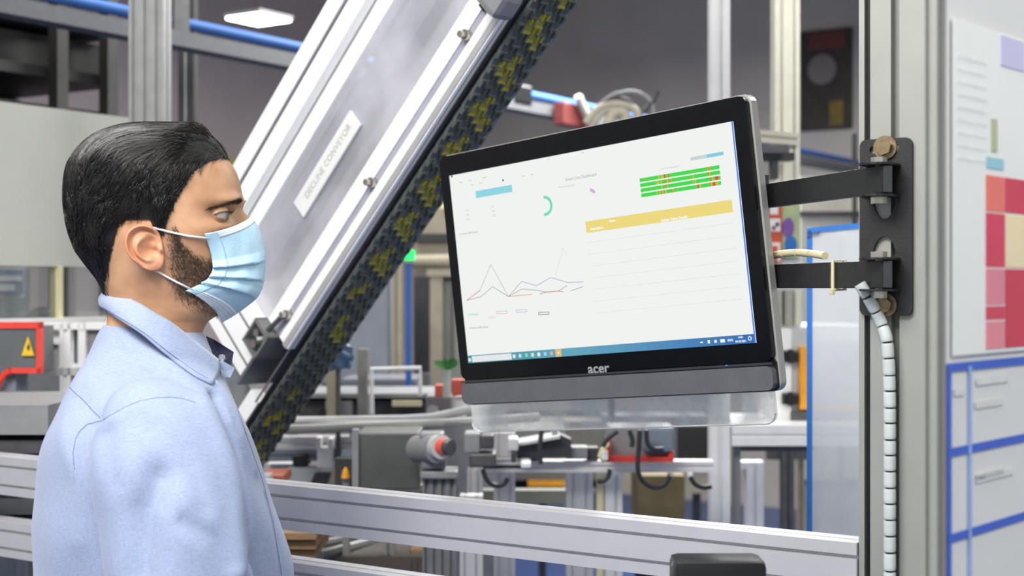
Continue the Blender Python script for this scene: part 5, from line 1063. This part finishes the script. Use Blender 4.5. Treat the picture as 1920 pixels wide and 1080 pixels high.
# close tube ends so that the union is watertight
SF.append(tuple(range(119, -1, -1))); SF.append(tuple((len(zs_) - 1) * 120 + k for k in range(120))); o2 = len(zs_) * 120
for sd in range(2):
    m_ = 28 * 28; SF.append(tuple(o2 + k for k in range(27, -1, -1))); SF.append(tuple(o2 + 27 * 28 + k for k in range(28))); o2 += m_
me = bpy.data.meshes.new('shirt'); me.from_pydata(SV.tolist(), [], SF); me.update()
bm = bmesh.new(); bm.from_mesh(me); bmesh.ops.recalc_face_normals(bm, faces=bm.faces); bm.to_mesh(me); bm.free()
tmp = bpy.data.objects.new('shirt_tmp', me); COL.objects.link(tmp)
md = tmp.modifiers.new('r', 'REMESH'); md.mode = 'VOXEL'; md.voxel_size = .0045
md = tmp.modifiers.new('s', 'SMOOTH'); md.factor = .6; md.iterations = 40
dg = bpy.context.evaluated_depsgraph_get(); me2 = bpy.data.meshes.new_from_object(tmp.evaluated_get(dg)); bpy.data.objects.remove(tmp)
n_ = len(me2.vertices); SVt = np.empty(n_ * 3, np.float32); me2.vertices.foreach_get('co', SVt); SVt = SVt.reshape(-1, 3).astype(float)
SN = np.empty(n_ * 3, np.float32); me2.vertex_normals.foreach_get('vector', SN); SN = SN.reshape(-1, 3)
def bvh_of(me_): return BVHTree.FromPolygons([v.co.copy() for v in me_.vertices], [tuple(p.vertices) for p in me_.polygons])
SB = bvh_of(me2)
def shirt_hit(px, py):
    h, n, i, d_ = SB.ray_cast(CAM, ray(px, py).normalized()); return (np.array(h), np.array(n)) if h is not None else None
def dist_poly(Pq, pts):
    best = np.full(len(Pq), 9.0)
    for a, b in zip(pts, pts[1:]):
        ab = b - a; t = np.clip(((Pq - a) @ ab) / (ab @ ab), 0, 1); best = np.minimum(best, np.linalg.norm(Pq - a - t[:, None] * ab, axis=1))
    return best
folds = [ # pixel polyline on the near side, height (m), half width (m)
    (((402, 742), (424, 790), (444, 840), (456, 900), (462, 980), (464, 1075)), -.014, .007), (((380, 760), (420, 850), (440, 930), (444, 1070)), .008, .016),
    (((366, 755), (325, 745), (262, 752), (219, 772), (190, 789), (163, 796), (142, 822), (137, 849)), -.0018, .0045), (((262, 762), (219, 783), (180, 802)), .003, .010),
    (((405, 720), (430, 760), (452, 820), (478, 880)), .004, .008), (((300, 900), (270, 960), (262, 1078)), -.014, .020), (((330, 905), (400, 960), (440, 1060)), .004, .018),
    (((150, 740), (200, 820), (215, 900)), -.003, .014), (((120, 800), (150, 900), (150, 1010)), .003, .016), (((225, 660), (290, 690), (350, 720)), -.0025, .008), (((240, 640), (300, 670), (380, 740)), .003, .008), (((290, 800), (350, 850), (380, 950)), -.003, .012), (((500, 930), (515, 1000), (530, 1075)), -.003, .006), (((345, 980), (400, 1010), (430, 1060)), -.004, .010)]
disp = np.zeros(n_)
for pts, amp, sg in folds:
    q = [shirt_hit(*p) for p in pts]; q = [h[0] for h in q if h is not None]
    if len(q) > 1: disp += amp * np.exp(-(dist_poly(SVt, q) / sg) ** 2)
w3 = lambda a, b, c, f: np.sin(SVt @ np.array((a, b, c)) * f)
disp += .0016 * w3(.3, .8, .6, 42) * w3(-.7, .2, .5, 31) + .0011 * w3(.8, -.3, .9, 66)
SVt = SVt + SN * disp[:, None]; me2.vertices.foreach_set('co', SVt.astype(np.float32).ravel()); me2.update()
me2.polygons.foreach_set('use_smooth', [True] * len(me2.polygons))
# chambray: fine crossed yarns
CH_ = bpy.data.materials.new('blue_chambray'); CH_.use_nodes = True; nt = CH_.node_tree; bs = nt.nodes['Principled BSDF']
tc = node('ShaderNodeTexCoord'); cols = []
n1 = node('ShaderNodeTexNoise'); n1.inputs['Scale'].default_value = 1500; mp = node('ShaderNodeMapping'); mp.inputs['Scale'].default_value = (1, 1, .12); nt.links.new(tc.outputs['Object'], mp.inputs[0]); nt.links.new(mp.outputs[0], n1.inputs['Vector'])
n2 = node('ShaderNodeTexNoise'); n2.inputs['Scale'].default_value = 1500; mp2 = node('ShaderNodeMapping'); mp2.inputs['Scale'].default_value = (.12, .12, 1); nt.links.new(tc.outputs['Object'], mp2.inputs[0]); nt.links.new(mp2.outputs[0], n2.inputs['Vector'])
ad = node('ShaderNodeMath', operation='ADD'); nt.links.new(n1.outputs[0], ad.inputs[0]); nt.links.new(n2.outputs[0], ad.inputs[1])
mr = node('ShaderNodeMapRange'); mr.inputs[1].default_value = .75; mr.inputs[2].default_value = 1.25; nt.links.new(ad.outputs[0], mr.inputs[0])
rp = node('ShaderNodeValToRGB'); rp.color_ramp.elements[0].color = (*lin((141, 154, 185)), 1); rp.color_ramp.elements[1].color = (*lin((164, 177, 206)), 1); nt.links.new(mr.outputs[0], rp.inputs[0]); nt.links.new(rp.outputs[0], bs.inputs['Base Color'])
bs.inputs['Roughness'].default_value = .85; bs.inputs['Sheen Weight'].default_value = .25; bs.inputs['Specular IOR Level'].default_value = .2
bp = node('ShaderNodeBump'); bp.inputs['Strength'].default_value = .25; bp.inputs['Distance'].default_value = .0006; nt.links.new(ad.outputs[0], bp.inputs['Height']); nt.links.new(bp.outputs[0], bs.inputs['Normal'])
me2.materials.clear(); me2.materials.append(CH_); me2.name = 'shirt'
shirt = bpy.data.objects.new('shirt', me2); COL.objects.link(shirt); MAN.part('shirt', shirt, None, label='light blue chambray shirt')
SB = bvh_of(me2)
THR = mat('dark_blue_seam', (104, 118, 160), .9)
def seam(pts, r_=.0008, m=THR, nm='seam'):
    d_ = []
    for (a, b), (c, e) in zip(pts, pts[1:]):
        for t in np.linspace(0, 1, 8, endpoint=False): d_.append((a + (c - a) * t, b + (e - b) * t))
    q = [shirt_hit(*p) for p in d_ + [pts[-1]]]; q = [Vector(h[0]) for h in q if h is not None]
    if len(q) > 2: MAN.part(nm, MB().tube(q, r_, 6), m, True, under=shirt)
seam(((366, 755), (345, 748), (325, 745), (292, 746), (262, 752), (240, 761), (219, 772), (190, 789)), .0006); seam(((190, 789), (163, 796), (150, 808), (142, 822), (137, 849), (140, 880)), .0005); seam(((130, 726), (142, 738), (156, 750), (172, 768), (188, 784)), .0005)
# collar: leaf over a stand, navy inside
def res(pts, n=40):
    pts = np.array(pts); s = np.r_[0, np.cumsum(np.linalg.norm(np.diff(pts, axis=0), axis=1))]; q = np.linspace(0, s[-1], n); return np.stack([pch(s, pts[:, i], q) for i in range(3)], 1)
def mirror(A): return np.concatenate([A, (A * np.array((1, -1, 1)))[::-1][1:]])
Tc = mirror(res([loc(*q) for q in ((410, 676, -.024), (392, 662, -.036), (368, 643, -.048), (330, 612, -.060), (315, 601, -.063), (291, 587, -.064), (264, 570, -.058), (228, 554, -.040), (202, 545, -.014), (198, 545, 0))]))
Lc = mirror(res([loc(*q) for q in ((396, 721, -.052), (368, 707, -.068), (330, 680, -.083), (301, 657, -.088), (262, 624, -.084), (226, 600, -.064), (198, 580, -.028), (191, 576, 0))]))
nrow = 10; f_ = np.linspace(0, 1, nrow)[:, None, None]
ctr_ = np.array((.0, 0, 0)); outw = (Tc + Lc) / 2 * np.array((1, 1, 0)); outw = unit(outw)
leaf = Tc[None] * (1 - f_) + Lc[None] * f_ + outw[None] * (np.sin(f_ * np.pi) * .0045 + .001)
nc = leaf.shape[1] // 2
for i in range(nrow):
    for j in range(nc + 1):
        q = hw(leaf[i, j]); dr = Vector(q) - CAM; h = SB.ray_cast(CAM, dr.normalized())
        if h[0] is not None and h[3] < dr.length + .004:
            leaf[i, j] = (np.array(CAM + dr.normalized() * (h[3] - .004)) - HO) @ HM; leaf[i, -1 - j] = leaf[i, j] * np.array((1, -1, 1))
col = MAN.part('collar', gmesh('collar', leaf, CH_, .0022), None, under=shirt)
MAN.part('collar_seam', MB().tube([Vector(p) for p in hw((leaf[-2] + outw * .0016)[2:-2])], .0005, 5), THR, under=shirt)
NAVY = mat('navy_lining', (30, 32, 60), .8, 0, .15, 300)
base_ = Tc * np.array((.96, .96, 1)) - np.array((0, 0, .042)); base_[:, 0] += .004
stand = Tc[None] * (1 - f_) * 1 + base_[None] * f_ - outw[None] * .0015
MAN.part('collar_stand', gmesh('collar_stand', stand, NAVY, .0015), None, under=shirt)
def plate(nm, pts, m, th, y=0):
    P3 = [Vector(hw(loc(*p))) for p in pts]; n = len(P3); dv = Vector(HL * th); mb = MB(); mb.add(P3 + [p + dv for p in P3], [tuple(range(n)), tuple(range(2 * n - 1, n - 1, -1))] + [(i, n + i, n + (i + 1) % n, (i + 1) % n) for i in range(n)]); return MAN.part(nm, mb, m, under=shirt)
plate('collar_tab', ((386, 630, .028), (400, 636, .020), (438, 660, -.004), (433, 689, -.012), (418, 682, -.014), (398, 662, -.004)), NAVY, .002)
plate('collar_tab', ((402, 682, -.022), (416, 676, -.020), (440, 690, -.012), (432, 708, -.018), (404, 704, -.026)), CH_, .002)
SNAP = mat('snap_metal', (206, 206, 204), .2, .9, .05, 100)
for px, py, y in ((416, 671, -.016), (411, 698, -.029)):
    c = Vector(hw(loc(px, py, y))); d_ = -Vector(HL); b = MB(); b.tube([c + d_ * .001, c + d_ * .0025, c + d_ * .003, c + d_ * .0022], [.0046, .0044, .003, .0018], 16); b.cyl(c, c + d_ * .0012, .0014, 10); MAN.part('snap_button', b, SNAP, 'auto', under=shirt)
# placket edge and trousers, shoes
seam(((428, 712), (446, 770), (470, 840), (492, 900), (512, 980), (528, 1078)), .0006, THR, 'placket_edge')
TR = mat('dark_navy_trousers', (40, 44, 58), .85, 0, .12, 200); V = []; F4 = []; beard = []; flush = []; off = 0
for sd in (-1, 1): limb([(.0, sd * .06, .97), (.0, sd * .085, .86), (.01, sd * .098, .68), (.012, sd * .098, .48), (-.002, sd * .102, .28), (-.012, sd * .102, .05)], (.105, .108, .092, .078, .074, .072), 24)
MAN.part('trousers', mesh_np('trousers', tw(np.concatenate(V)), np.concatenate(F4), TR), None)
for sd in (-1, 1):
    b = MB(); m4 = lambda p: Vector(tw(p)); P = []
    secs = ((-.075, .03, .075), (-.05, .042, .085), (.02, .045, .08), (.08, .05, .06), (.14, .048, .045), (.18, .03, .03)); n = 12
    for x, w_, h_ in secs: P += [m4((x, sd * .105 + w_ * math.cos(t), max(0, h_ * .5 + h_ * .5 * math.sin(t)))) for t in np.linspace(0, 2 * math.pi, n, endpoint=False)]
    b.add(P, [(i * n + j, i * n + (j + 1) % n, (i + 1) * n + (j + 1) % n, (i + 1) * n + j) for i in range(5) for j in range(n)] + [tuple(range(n)), tuple(range(5 * n, 6 * n))]); MAN.part('shoe', b, BLACKP, True)
MAN.done()
